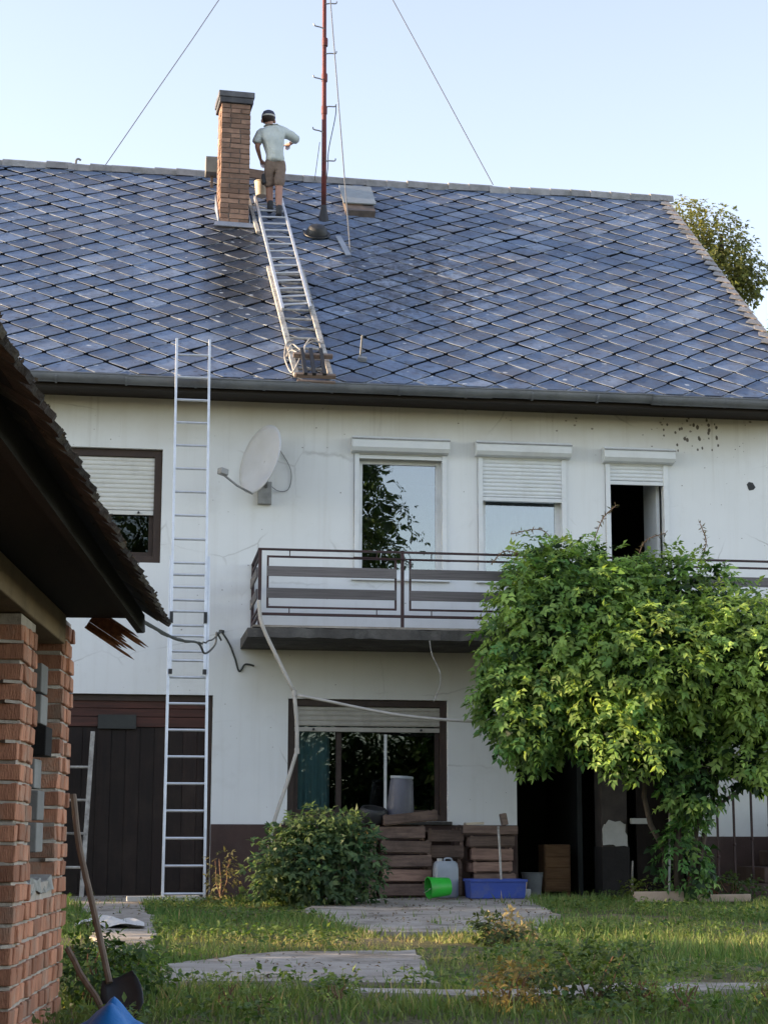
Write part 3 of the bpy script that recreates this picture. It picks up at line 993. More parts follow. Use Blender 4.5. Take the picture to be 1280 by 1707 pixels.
# eaves: soffit, fascia, gutter
MB().box((HX0 - .1, -.575, 5.705), (HX1 + .05, .02, 5.735)).build('soffit', 'soffit', house)
MB().box((HX0 - .1, -.60, 5.655), (HX1 + .06, -.576, 5.80)).build('fascia', 'soffit', house, bevel=.004)
MB().prism([roof_pt(HX0 - .1, -.05, .001), roof_pt(HX1 + .05, -.05, .001), roof_pt(HX1 + .05, .10, .001), roof_pt(HX0 - .1, .10, .001)], (0, -.006 * sp_, .006 * cp)).build('drip_edge', 'alu', house)
gut = MB()
gp = []
for k in range(11):
    t = math.pi * k / 10
    gp.append((-.675 - .07 * math.cos(t), 5.775 - .085 * math.sin(t)))
n = len(gp)
segs = [(-15.1, -5.2), (-5.2, -3.05), (-3.05, -.95), (-.95, 1.15), (1.15, 3.1), (3.1, 5.1)]
for gi, (x0, x1) in enumerate(segs):
    dz = .006 * math.sin(gi * 2.1)
    e = .02 if gi % 2 else 0
    vs = []
    for xx in (x0 - e, x1 + e):
        o_ = .004 if gi % 2 else 0
        vs += [(xx, q[0] - o_ * math.cos(math.pi * i_ / 10), q[1] + dz - o_) for i_, q in enumerate(gp)]
        vs += [(xx, q[0] + .006 * math.cos(math.pi * i_ / 10), q[1] + dz + .006) for i_, q in enumerate(gp)]
    fs = []
    for k in range(n - 1):
        fs += [(k, k + 1, 2 * n + k + 1, 2 * n + k), (n + k + 1, n + k, 3 * n + k, 3 * n + k + 1), (k, n + k, n + k + 1, k + 1), (2 * n + k, 2 * n + k + 1, 3 * n + k + 1, 3 * n + k)]
    fs += [(0, 2 * n, 3 * n, n), (n - 1, 2 * n - 1, 4 * n - 1, 3 * n - 1)]
    gut.add(vs, fs)
    gut.tube([(x0 - e, -.745, 5.782 + dz), (x1 + e, -.745, 5.782 + dz)], .011, 6)
gut_o = gut.build('gutter', 'gutter', house, smooth=True)
for k in range(13):
    x = -4.6 + k * .78
    MB().add([(x - .013, q[0] - .012 * math.cos(math.pi * i_ / 10), q[1] - .012) for i_, q in enumerate(gp)] + [(x + .013, q[0] - .012 * math.cos(math.pi * i_ / 10), q[1] - .012) for i_, q in enumerate(gp)], [(k_, k_ + 1, n + k_ + 1, n + k_) for k_ in range(n - 1)]).build('bracket', 'gutter', gut_o)

# ---------------- chimney
CHX0, CHX1, CHY0, CHY1 = -1.875, -1.455, 3.42, 3.88
ch = MB().box((CHX0 + .012, CHY0 + .012, 8.7), (CHX1 - .012, CHY1 - .012, 11.0)).build('chimney', 'mortar_dark', house)
cho = origin(ch)
bk = {}


def brick_mesh(name, lx, ly, lz, mat, seed=0):
    key = (name, round(lx, 3), round(ly, 3), round(lz, 3), seed)
    if key not in bk:
        r = random.Random(seed * 31 + int(lx * 1000))
        vs = []
        for z_ in (0, 1):
            for x_, y_ in ((0, 0), (1, 0), (1, 1), (0, 1)):
                vs.append(((x_ - .5) * lx + r.uniform(-.004, .004), (y_ - .5) * ly + r.uniform(-.003, .003), (z_ - .5) * lz + r.uniform(-.004, .004)))
        me = bpy.data.meshes.new(name)
        me.from_pydata(vs, [], [(0, 3, 2, 1), (4, 5, 6, 7), (0, 1, 5, 4), (1, 2, 6, 5), (2, 3, 7, 6), (3, 0, 4, 7)])
        me.materials.append(M[mat])
        bm = bmesh.new()
        bm.from_mesh(me)
        bmesh.ops.bevel(bm, geom=bm.edges[:], offset=.0035, segments=1, affect='EDGES')
        bm.to_mesh(me)
        bm.free()
        bk[key] = me
    return bk[key]


cr = random.Random(21)
nc = 0
zc = 9.12
while zc < 10.90:
    hgt = .064
    W, Dp = CHX1 - CHX0, CHY1 - CHY0
    odd = nc % 2
    # front and back faces
    cuts = [0, .13, .42] if odd else [0, .27, .42]
    if cr.random() < .3:
        cuts = [0, .14, .28, .42]
    for face, yy in ((0, CHY0), (1, CHY1)):
        for q in range(len(cuts) - 1):
            l = cuts[q + 1] - cuts[q] - .012
            o = mesh_obj('brick', brick_mesh('brick', l, .11, hgt, 'brick_ch', cr.randint(0, 2)), None, ch)
            o.location = Vector((CHX0 + (cuts[q] + cuts[q + 1]) / 2, yy + (.055 if not face else -.055) + cr.uniform(-.005, .005), zc + hgt / 2)) - cho
            o.rotation_euler = (0, cr.uniform(-.012, .012), cr.uniform(-.02, .02))
    for face, xx in ((0, CHX0), (1, CHX1)):
        o = mesh_obj('brick', brick_mesh('brick', .11, .215, hgt, 'brick_ch', cr.randint(0, 2)), None, ch)
        o.location = Vector((xx + (.053 if not face else -.053) + cr.uniform(-.006, .006), (CHY0 + CHY1) / 2, zc + hgt / 2)) - cho
    zc += .0745
    nc += 1
MB().box((CHX0 - .03, CHY0 - .03, 10.905), (CHX1 + .03, CHY1 + .03, 10.985)).build('cap_course', pm('sooty_concrete', (.10, .10, .11), (.06, .06, .07), 8, .9, .4), ch, bevel=.008)
MB().box((CHX0 - .045, CHY0 - .045, 10.987), (CHX1 + .045, CHY1 + .045, 11.075)).build('cap_slab', pm('grey_cap_concrete', (.15, .15, .165), (.09, .09, .10), 8, .9, .4), ch, bevel=.01)
MB().box((CHX0 - .014, CHY0 - .016, 8.9), (CHX1 + .014, CHY0 - .001, 9.125)).build('flashing', 'flash', ch)
MB().prism([roof_pt(CHX0 - .10, 4.99, .05), roof_pt(CHX1 + .10, 4.99, .05), roof_pt(CHX1 + .06, 5.15, .055), roof_pt(CHX0 - .06, 5.15, .055)], (0, -.006, .008)).build('flashing', 'flash', ch)
for xx in (CHX0 - .016, CHX1 + .002):
    MB().prism([(xx, CHY0, 9.0), (xx, CHY1, 9.35), (xx, CHY1, 9.70), (xx, CHY0, 9.125 + .05)], (.014, 0, 0)).build('flashing', 'flash', ch)

cc_ = Vector(((CHX0 + CHX1) / 2, (CHY0 + CHY1) / 2, 0)) - cho
ch.rotation_euler = (0, 0, R(4.0))
ch.location = cc_ - Matrix.Rotation(R(4.0), 3, 'Z') @ cc_
# roof hatch, vent, loose slate pieces
h0 = roof_pt(.19, 6.45, .04)
hat = MB().prism([roof_pt(-.02, 5.78, .0), roof_pt(.40, 5.78, .0), roof_pt(.40, 6.72, .0), roof_pt(-.02, 6.72, .0)], (0, -.11 * sp_, .11 * cp)).build('roof_hatch', pm('rusty_hatch_frame', (.16, .125, .11), (.09, .075, .07), 8, .8, .3), house)
MB().prism([roof_pt(-.05, 6.0, .13), roof_pt(.43, 6.0, .13), roof_pt(.43, 6.78, .13), roof_pt(-.05, 6.78, .13)], (0, -.022 * sp_, .022 * cp)).build('lid', pm('hatch_sheet', (.34, .37, .38), (.26, .28, .29), 6, .45, .1, metal=.3), hat, bevel=.004)
vent = MB()
vent.lathe([(.13, 0), (.15, .02), (.14, .09), (.10, .14), (.0, .155)], roof_pt(-.51, 4.88, .02), 16, axis=(0, -sp_, cp))
vent.lathe([(.19, .0), (.185, .012), (.0, .014)], roof_pt(-.51, 4.88, .045), 16, axis=(0, -sp_, cp))
vent.build('roof_vent', 'black', house, smooth=True)
sn = MB()
sn.bar(roof_pt(-.22, 4.80, .06), roof_pt(-.14, 4.05, .06), .075, .012, up=(0, -sp_, cp))
sn.build('repair_strip', 'flash', house)
hk = MB().tube([roof_pt(-.31, .62, .03), roof_pt(-.31, .62, .30), roof_pt(-.31, .62, .34)], .012, 6)
hk.bar(roof_pt(-.34, .60, .05), roof_pt(-.24, .57, .05), .05, .05, up=(0, -sp_, cp))
hk.build('roof_hook', 'galv', house)
rk = MB().tube(spline([(-3.93, rr.y - .05, rr.z + .03), (-3.93, rr.y - .05, rr.z + .13), (-3.90, rr.y - .05, rr.z + .16), (-3.86, rr.y - .05, rr.z + .14)], 4), .018, 6)
rk.build('ridge_hook', 'ridge', house)


# ---------------- windows
def frame_bars(mb, x0, x1, z0, z1, w, y0, y1, mull=()):
    mb.box((x0, y0, z0), (x0 + w, y1, z1))
    mb.box((x1 - w, y0, z0), (x1, y1, z1))
    mb.box((x0 + w, y0 + .002, z0), (x1 - w, y1 - .002, z0 + w))
    mb.box((x0 + w, y0 + .002, z1 - w), (x1 - w, y1 - .002, z1))
    for m_ in mull:
        mb.box((m_ - w * .6, y0 + .003, z0 + w), (m_ + w * .6, y1 - .003, z1 - w))
    return mb


def shutter(parent, x0, x1, z0, z1, y, mat, pitch=.052, endh=.05, knobs=True):
    """hanging curtain of interlocking slats seen from outside"""
    mb = MB()
    z = z1
    vs, fs = [], []
    prof = []
    while z > z0 + endh + .01:
        zb = max(z - pitch, z0 + endh)
        prof += [(y + .006, z), (y - .004, z - (z - zb) * .18), (y - .009, z - (z - zb) * .5), (y - .004, z - (z - zb) * .80), (y + .007, z - (z - zb) * .86)]
        z = zb
    for xx in (x0, x1):
        vs += [(xx, q[0], q[1]) for q in prof]
    n_ = len(prof)
    mb.add(vs, [(k, k + 1, n_ + k + 1, n_ + k) for k in range(n_ - 1)])
    o = mb.build('shutter', mat, parent)
    MB().box((x0, y - .012, z0), (x1, y + .01, z0 + endh)).build('bottom_bar', mat, parent, bevel=.004)
    if knobs:
        for xx in (x0 + (x1 - x0) * .13, x1 - (x1 - x0) * .13):
            MB().tube([(xx, y - .013, z0 + endh * .5), (xx, y - .045, z0 + endh * .5)], .014, 8).build('stopper', 'black', parent)
    return o


def pane(parent, x0, x1, z0, z1, y, mat):
    return MB().box((x0, y, z0), (x1, y + .012, z1)).build('pane', mat, parent)


# left window, brown frame in the reveal
w = frame_bars(MB(), -4.098, -2.602, 3.762, 5.098, .085, .06, .12, ()).build('window', 'brown_frame', house, bevel=.004)
frame_bars(MB(), -4.01, -2.69, 3.85, 5.01, .05, .128, .17, (-3.35,)).build('sash', 'brown_frame', w)
pane(w, -3.96, -2.74, 3.90, 4.96, .14, 'glass_dark')
shutter(w, -4.01, -2.69, 4.33, 5.012, .095, 'shutter_white', .054)

# three balcony-side windows with surface-mounted shutter boxes


def boxed_window(x0, x1, z0, box, gx0, gx1, sh_z, glass, sash=True):
    w_ = frame_bars(MB(), x0 + .002, x1 - .002, z0 + .002, 5.138 if x0 < 2.5 else 5.118, .05, .02, .10).build('window', 'white_metal', house, bevel=.004)
    if sash:
        frame_bars(MB(), x0 + .04, x1 - .04, z0 + .04, 5.10, .075, .102, .15).build('sash', 'white_metal', w_, bevel=.003)
        pane(w_, x0 + .11, x1 - .11, z0 + .11, 5.03, .125, glass)
    bx0, bx1, bz0, bz1 = box
    MB().prism([(bx0, -.001, bz0), (bx0, -.12, bz0 + .012), (bx0, -.155, bz0 + .055), (bx0, -.155, bz1 - .05), (bx0, -.13, bz1), (bx0, -.001, bz1)], (bx1 - bx0, 0, 0)).build('shutter_box', 'white_metal', w_, bevel=.006)
    MB().box((bx0 - .004, -.165, bz1 - .045), (bx1 + .004, -.157, bz1 - .03)).build('trim', 'galv', w_)
    for xx in (x0 + .005, x1 - .06):
        MB().box((xx, -.035, z0), (xx + .055, -.001 + .018, bz0 - .002)).build('guide_rail', 'white_metal', w_, bevel=.003)
    shutter(w_, x0 + .05, x1 - .05, sh_z, bz0 + .02, -.012, 'white_metal', .047, .045, knobs=False)
    MB().box((x0 - .03, -.05, z0 - .03), (x1 + .03, .02, z0 - .001)).build('sill', 'white_metal', w_, bevel=.004)
    return w_


boxed_window(-.36, .75, 3.64, (-.40, .765, 5.125, 5.315), -.28, .62, 5.065, 'glass')
w2 = boxed_window(1.12, 2.20, 3.64, (1.085, 2.245, 5.125, 5.31), 1.19, 2.09, 4.60, 'glass')
w3 = boxed_window(2.68, 3.46, 3.50, (2.645, 3.525, 5.10, 5.285), 2.75, 3.36, 4.845, 'glass_dark', sash=False)
MB().box((3.36, .16, 3.58), (3.40, .70, 5.05)).build('open_sash', 'white_metal', w3)
cb_ = MB()
vs, fs = [], []
for k in range(61):
    x = 1.15 + k / 60 * 1.0
    yy = .30 + .025 * math.sin(k * .9) + .01 * math.sin(k * 2.3)
    vs += [(x, yy, 3.6), (x, yy, 5.08)]
cb_.add(vs, [(2 * k, 2 * k + 2, 2 * k + 3, 2 * k + 1) for k in range(60)])
cb_.build('curtain', 'curtain', w2, smooth='all')

# lower window
lw = frame_bars(MB(), -1.098, .748, .842, 2.222, .075, .05, .12, ()).build('window', 'brown_frame', house, bevel=.004)
frame_bars(MB(), -1.02, .67, .92, 2.14, .05, .125, .17, (-.50,)).build('sash', 'brown_frame', lw)
pane(lw, -.97, -.54, .97, 2.09, .14, 'glass_dark')
pane(lw, -.46, .62, .97, 2.09, .14, 'glass_dark')
MB().box((.025, .10, .9), (.055, .124, 1.83)).build('pale_bar', 'white_metal', lw)
shutter(lw, -1.02, .67, 1.855, 2.145, .09, 'shutter_old', .058)
cu = MB()
vs = []
for k in range(31):
    x = -1.0 + k / 30 * .42
    yy = .34 + .03 * math.sin(k * 1.1)
    vs += [(x, yy, .85), (x, yy, 2.2)]
cu.add(vs, [(2 * k, 2 * k + 2, 2 * k + 3, 2 * k + 1) for k in range(30)])
cu.build('curtain', 'curtain2', lw, smooth='all')
MB().box((-1.14, -.07, .80), (.79, .05, .838)).build('sill', 'concrete_dark', lw, bevel=.006)

# garage door
gd = frame_bars(MB(), -4.618, -1.962, -.05, 2.248, .07, .06, .16, ()).build('garage_door', 'brown_frame', house)
for k, (za, zb) in enumerate(((1.885, 1.995), (2.0, 2.09), (2.095, 2.18))):
    MB().box((-4.545, .085, za), (-2.035, .125, zb)).build('plank', 'garage_top', gd, bevel=.004)
x = -4.54
k = 0
while x < -2.06:
    MB().box((x, .10 + .002 * (k % 2), .02), (min(x + .158, -2.04), .135, 1.88)).build('plank', 'garage_plank', gd, bevel=.002)
    x += .161
    k += 1
MB().box((-4.54, .09, -.06), (-2.04, .20, .018)).build('threshold', 'concrete', gd)
MB().box((-3.25, .06, 1.86), (-2.82, .083, 2.02)).build('plaque', 'plaque', gd, bevel=.004)

# ---------------- balcony
BX0, BY = -1.53, -1.17
bs = MB()
nxs = 60
vs, fs = [], []
br = random.Random(4)
for k in range(nxs + 1):
    x = -1.66 + k / nxs * 6.66
    j = br.uniform(-.012, .012)
    jt = br.uniform(-.012, .006)
    jb = br.uniform(-.008, .01)
    vs += [(x, -1.27 + j, 2.785 + jb), (x, -1.265 + j * .7, 2.895 + jt), (x, -.001, 2.90), (x, -.001, 2.78)]
for k in range(nxs):
    a = 4 * k
    fs += [(a, a + 4, a + 5, a + 1), (a + 1, a + 5, a + 6, a + 2), (a + 2, a + 6, a + 7, a + 3), (a + 3, a + 7, a + 4, a)]
fs += [(0, 1, 2, 3), (4 * nxs + 3, 4 * nxs + 2, 4 * nxs + 1, 4 * nxs)]
bs.add(vs, fs)
bal = bs.build('balcony', 'concrete_dark', house)
MB().box((-1.60, -1.22, 2.902), (4.98, -.004, 2.925)).build('screed', 'concrete', bal)
RZ = 3.775
MB().box((BX0 - .022, BY - .022, RZ - .022), (4.98, BY + .022, RZ)).build('top_rail', 'rail', bal, bevel=.003)
MB().box((BX0 - .02, BY + .024, RZ - .0225), (BX0 + .02, -.002, RZ - .001)).build('top_rail', 'rail', bal, bevel=.003)
MB().box((BX0 - .015, BY - .015, 3.035), (4.98, BY + .015, 3.065)).build('bottom_rail', 'rail', bal, bevel=.003)
MB().box((BX0 - .015, BY + .016, 3.036), (BX0 + .015, -.002, 3.064)).build('bottom_rail', 'rail', bal, bevel=.003)
px = BX0
posts = []
while px < 5.0:
    posts.append(px)
    px += 1.573
for p_ in posts:
    MB().box((p_ - .018, BY - .018, 2.927), (p_ + .018, BY + .018, RZ - .023)).build('post', 'rail', bal, bevel=.003)
for p_ in posts:
    x0, x1 = p_ + .075, min(p_ + 1.573 - .065, 4.97)
    if x1 - x0 < .3:
        continue
    fr = frame_bars(MB(), x0, x1, 3.115, 3.695, .022, BY - .012, BY + .012)
    for xx in (x0 + .25, x1 - .22):
        fr.tube([(xx, BY, 3.064), (xx, BY, 3.116)], .006, 6)
        fr.tube([(xx, BY, 3.694), (xx, BY, RZ - .02)], .006, 6)
    fr.build('panel_frame', 'rail', bal)
    for za, zb in ((3.465, 3.575), (3.225, 3.335)):
        MB().box((x0 + .004, BY - .034, za), (x1 - .004, BY - .014, zb)).build('slat', 'slat', bal, bevel=.003)
fr = MB()
for yy in (BY + .10, -.10):
    fr.box((BX0 - .011, yy - .011, 3.115), (BX0 + .011, yy + .011, 3.695))
fr.box((BX0 - .011, BY + .111, 3.115), (BX0 + .011, -.111, 3.137))
fr.box((BX0 - .011, BY + .111, 3.673), (BX0 + .011, -.111, 3.695))
fr.build('panel_frame', 'rail', bal)
for za, zb in ((3.465, 3.575), (3.225, 3.335)):
    MB().box((BX0 - .034, BY + .092, za), (BX0 - .014, -.092, zb)).build('slat', 'slat', bal, bevel=.003)
MB().box((BX0 - .017, -.03, 2.927), (BX0 + .017, -.002, RZ - .024)).build('post', 'rail', bal)

# hole in the render
mb = MB()
hp = jag([(4.46, 4.84), (4.53, 4.83), (4.56, 4.87), (4.53, 4.92), (4.48, 4.94), (4.455, 4.90)], .03, .012, 2)
mb.prism([(q.x, -.004, q.y) for q in hp], (0, .003, 0))
mb.build('wall_hole', 'black', house, label='dark ragged hole in the white wall under the eaves')

# ================================================================== STAIRCASE
st = thing('staircase', (4.3, -.7, 0), 'outdoor stair with dark iron handrail climbing right at the white wall', 'staircase')
for k in range(6):
    x0 = 3.82 + k * .27
    MB().box((x0, -1.15, .0 + k * .175), (5.6, -.25, .17 + k * .175)).build('step', 'plinth', st, bevel=.008)
hr = MB().bar((3.62, -1.0, 1.02), (5.3, -1.0, 2.05), .05, .035)
hr.build('handrail', 'rail', st, bevel=.003)
for k, xx in enumerate((3.62, 3.81, 4.015, 4.22, 4.43, 4.64)):
    zt = 1.0 + (xx - 3.62) * .613
    zb = 0.02 if k == 0 else .17 + max(0, int((xx - 3.82) / .27)) * .175
    mb = MB().box((xx - .011, -1.011, zb), (xx + .011, -.989, zt))
    mb.lathe([(.0, -.03), (.02, -.01), (.02, .01), (.0, .03)], (xx, -1.0, .5 * (zt + zb) - .05), 8)
    mb.build('baluster', 'rail', st)

# ================================================================== BRICK SHED
S_DIR = Vector((math.sin(R(5.09)), math.cos(R(5.09)), 0))
T_DIR = Vector((math.cos(R(5.09)), -math.sin(R(5.09)), 0))
S_O = Vector((-2.853, -20.300, 0))
S_ROT = math.atan2(S_DIR.y, S_DIR.x)


def SH(s, l, z):
    return S_O + S_DIR * s + T_DIR * l + Vector((0, 0, z))


def sbox(mb, s0, s1, l0, l1, z0, z1):
    return mb.add([SH(s0, l0, z0), SH(s1, l0, z0), SH(s1, l1, z0), SH(s0, l1, z0), SH(s0, l0, z1), SH(s1, l0, z1), SH(s1, l1, z1), SH(s0, l1, z1)],
                  [(0, 3, 2, 1), (4, 5, 6, 7), (0, 1, 5, 4), (1, 2, 6, 5), (2, 3, 7, 6), (3, 0, 4, 7)])


shed = thing('brick_shed', SH(6, -2.5, -.15), 'old red brick shed with sagging dark tiled eaves at the left edge', 'shed')
WF, WB = -1.04, -1.30          # faces of the yard-side wall
core = MB()
sbox(core, 6.885, 8.42, WB + .015, WF - .016, -.25, .475)
sbox(core, 6.885, 7.275, WB + .015, WF - .016, .476, 1.518)
sbox(core, 8.065, 8.42, WB + .015, WF - .016, .477, 1.655)
wall_o = core.build('brick_wall', 'mortar', shed)
wo = origin(wall_o)
sr = random.Random(77)
CH = .0765


def put_brick(sc, lc, zc, ls, ll, lz, mat='brick'):
    o = mesh_obj('brick', brick_mesh('brick', ls, ll, lz, mat, sr.randint(0, 4)), None, wall_o)
    o.location = SH(sc, lc, zc) - wo
    o.rotation_euler = (sr.uniform(-.02, .02), sr.uniform(-.02, .02), S_ROT + sr.uniform(-.03, .03))


zc = -.20
row = 0
while zc < 1.62:
    spans = [(6.87, 8.44)] if zc < .40 else ([(6.87, 7.285), (8.055, 8.44)] if zc < 1.47 else [(8.06, 8.44)])
    for a0, a1 in spans:
        s = a0
        first = row % 2
        while s < a1 - .03:
            wdt = .06 if first else .118
            first = 0
            e = min(s + wdt, a1)
            if a1 - e < .04:
                e = a1
            put_brick((s + e) / 2, (WF + WB) / 2 + sr.uniform(-.009, .009), zc + CH / 2, e - s - .008, WF - WB - .006, CH - .012)
            s = e + .004
    # squeezed-out mortar at the jambs
    for a0, a1 in spans:
        if sr.random() < .75:
            mbm = MB()
            q0 = SH(a0 - sr.uniform(.004, .02), WF - sr.uniform(.05, .2), zc)
            mbm.bar(q0, SH(a0 + .03, WF - .01, zc + sr.uniform(-.004, .004)), .03, .012)
            mbm.build('mortar_squeeze', 'mortar', wall_o)
    zc += CH
    row += 1
mb = MB()
vs = []
for k in range(13):
    s = 7.29 + k / 12 * .765
    vs += [SH(s, WF + sr.uniform(-.02, .004), .44 + sr.uniform(-.015, .01)), SH(s, WF + sr.uniform(-.03, 0), .492 + sr.uniform(-.02, .012)), SH(s, WB, .50 + sr.uniform(-.01, .01))]
mb.add(vs, [f for k in range(12) for f in ((3 * k, 3 * k + 3, 3 * k + 4, 3 * k + 1), (3 * k + 1, 3 * k + 4, 3 * k + 5, 3 * k + 2))])
mb.build('sill', pm('sill_mortar', (.42, .40, .36), (.28, .27, .24), 16, .95, .6, 50, dirt=(.1, .1, .08), dirt_amt=.7), wall_o)
# grey blocks stacked in the window opening
for k, zb in enumerate((.60, .735, .87, 1.01, 1.145, 1.28)):
    mb = MB()
    j = sr.uniform(-.012, .012)
    sbox(mb, 7.70 + j, 7.90 + j, WB + .03, WF - .045 + j + (.02 if k == 3 else 0), zb, zb + .125)
    mb.build('block', 'ytong' if k != 3 else 'shed_dark', wall_o, bevel=.005)
sbox(MB(), 7.74, 7.78, WF - .12, WF - .08, .49, .598).build('prop', 'spruce', wall_o)
sbox(MB(), 2.5, 8.062, WB, WF + .006, 1.525, 1.658).build('lintel', 'lintel', shed, bevel=.006)
sbox(MB(), 2.5, 6.0, WB, WF, -.25, 1.523).build('rear_brick_wall', 'brick', shed)
# inside walls so the shed is closed and dark
sbox(MB(), 2.5, 8.42, -4.2, -4.0, -.25, 1.66).build('rear_brick_wall', 'brick', shed)
for s0, s1 in ((2.5, 2.7), (8.22, 8.42)):
    MB().prism([SH(s0, WB - .002, -.25), SH(s0, -4.0, -.25), SH(s0, -4.0, 1.7), SH(s0, -2.6, 2.78), SH(s0, WB - .002, 1.80)], S_DIR * (s1 - s0)).build('rear_brick_wall', 'brick', shed)
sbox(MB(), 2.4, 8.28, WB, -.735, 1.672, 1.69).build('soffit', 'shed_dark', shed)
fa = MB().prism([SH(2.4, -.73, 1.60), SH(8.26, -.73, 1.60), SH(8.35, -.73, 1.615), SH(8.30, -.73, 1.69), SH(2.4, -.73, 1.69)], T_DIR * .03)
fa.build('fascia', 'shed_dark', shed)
sl = R(33)
U_ = Vector((T_DIR.x * -math.cos(sl), T_DIR.y * -math.cos(sl), math.sin(sl)))     # up the shed roof
N_ = Vector((T_DIR.x * math.sin(sl), T_DIR.y * math.sin(sl), math.cos(sl)))
rb = SH(0, -.622, 1.650)
shed_roof = MB().prism([rb + S_DIR * 2.4 + U_ * .02, rb + S_DIR * 8.30 + U_ * .02, rb + S_DIR * 8.30 + U_ * 2.6, rb + S_DIR * 2.4 + U_ * 2.6], N_ * .03)
q = rb + U_ * 2.6
U2 = Vector((T_DIR.x * -math.cos(sl), T_DIR.y * -math.cos(sl), -math.sin(sl)))
shed_roof.prism([q + S_DIR * 2.4, q + S_DIR * 8.30, q + S_DIR * 8.30 + U2 * 2.6, q + S_DIR * 2.4 + U2 * 2.6], (0, 0, .03))
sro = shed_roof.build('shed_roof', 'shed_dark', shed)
srow = origin(sro)
tmes = []
for v_ in range(4):
    r = random.Random(v_)
    prof = []
    w_, l_ = .168, .34
    for k in range(9):
        t = math.pi * k / 8
        prof.append((-.5 * w_ * math.cos(t), -.045 * math.sin(t)))
    prof += [(.5 * w_, l_), (-.5 * w_, l_)]
    prof = [(a_ + r.uniform(-.005, .005), b_ + r.uniform(-.008, .008)) for a_, b_ in prof]
    n_ = len(prof)
    me = bpy.data.meshes.new('roof_tile')
    me.from_pydata([(a_, b_, 0) for a_, b_ in prof] + [(a_, b_, .017) for a_, b_ in prof], [],
                   [tuple(range(n_ - 1, -1, -1)), tuple(range(n_, 2 * n_))] + [(i, (i + 1) % n_, n_ + (i + 1) % n_, n_ + i) for i in range(n_)])
    me.materials.append(M['shed_tile'])
    tmes.append(me)
mrot = Matrix((S_DIR, U_, N_)).transposed()
for layer in range(2):
    k = 0
    s = 2.45 + (.085 if layer else 0)
    while s < 8.24:
        o = mesh_obj('roof_tile', tmes[sr.randint(0, 3)], None, sro)
        jm = Matrix.Rotation(sr.uniform(-.06, .06), 3, 'Z') @ Matrix.Rotation(sr.uniform(-.03, .03), 3, 'X')
        o.location = rb + S_DIR * s + U_ * (-.015 + layer * .05 + sr.uniform(-.012, .012)) + N_ * (.001 + layer * .018) - srow
        o.rotation_euler = (mrot @ jm).to_euler()
        s += .173
ms = []
nm_ = 9000
S_ = rng.uniform(2.4, 8.28, nm_)
A_ = np.abs(rng.normal(0, .03, nm_)) - .01 + .012 * np.sin(S_ * 37)
mp = np.array(rb)[None] + np.array(S_DIR)[None] * S_[:, None] + np.array(U_)[None] * (.0 + A_)[:, None] + np.array(N_)[None] * (.012 + .022 * rng.random(nm_) + .008 * np.sin(S_ * 23))[:, None]
md = rand_dirs(nm_)
leaves('moss', mp, md, rand_dirs(nm_), rng.uniform(.006, .016, nm_), rng.uniform(.006, .014, nm_), mixcol(nm_, (.035, .028, .02), (.12, .09, .055), .3), 'leaf', sro, kind='stuff')

# split board hanging from the shed corner
sb = MB()
a, b = SH(8.31, -.95, 1.675), SH(8.33, -.735, 1.535)
d = (b - a).normalized()
nn = Vector((-d.z * T_DIR.x, -d.z * T_DIR.y, (d.x ** 2 + d.y ** 2) ** .5)).normalized()
nn = d.cross(S_DIR).normalized()
spr = random.Random(8)
for k in range(9):
    w0, w1 = -.055 + k * .0122, -.055 + (k + 1) * .0122 - spr.uniform(.0, .002)
    ln = .17 + spr.uniform(0, .11) + (.05 if k in (6, 7) else 0)
    dz_ = spr.uniform(-.006, .006)
    sb.prism([a + d * p_[0] + nn * p_[1] + S_DIR * dz_ for p_ in ((0, w0), (ln * .8, w0), (ln * .93, w0 + .003), (ln, (w0 + w1) / 2), (ln * .86, w1), (0, w1))], S_DIR * spr.uniform(.018, .032))
o = solo(sb, 'split_board', 'splinter', 'splintered brown board hanging from the end of the shed eaves', 'board')

# ================================================================== SHOVEL, STICK, TARP, SHEET
sh = thing('shovel', SH(8.1, -.70, -.12), 'shovel with long wooden handle leaning on the shed corner', 'shovel')
hp_ = [SH(8.47, -1.025, .86), SH(8.40, -.98, .62), SH(8.26, -.885, .32), SH(8.12, -.795, .03)]
MB().tube(spline(hp_, 6), .0145, 8).build('handle', 'handle', sh, smooth=True)
bl = MB()
ax = (hp_[3] - hp_[2]).normalized()
sd = T_DIR * .8 + S_DIR * -.2
sd = (sd - ax * sd.dot(ax)).normalized()
nb = ax.cross(sd)
vs = []
for i in range(7):
    t = i / 6
    wd = .095 * (1 - max(0, t - .55) ** 2 * 4.5) * (.75 + .25 * min(1, t * 4))
    for j in range(7):
        u = j / 6 * 2 - 1
        vs.append(hp_[3] + ax * (t * .24 - .02) + sd * (u * wd + .04) - nb * (.022 * (1 - u * u)))
fs = [(i * 7 + j, i * 7 + j + 1, i * 7 + j + 8, i * 7 + j + 7) for i in range(6) for j in range(6)]
bl.add(vs, fs)
o = bl.build('blade', 'shovel', sh, smooth='all')
o.modifiers.new('thick', 'SOLIDIFY').thickness = .004
solo(MB().tube(wander(SH(8.25, -1.0, .17), SH(8.0, -.775, -.13), 6, .006, 0, 3), .014, 7), 'wooden_stick', 'handle', 'short thin stick leaning in the weeds beside the brick wall', 'stick', smooth=True)

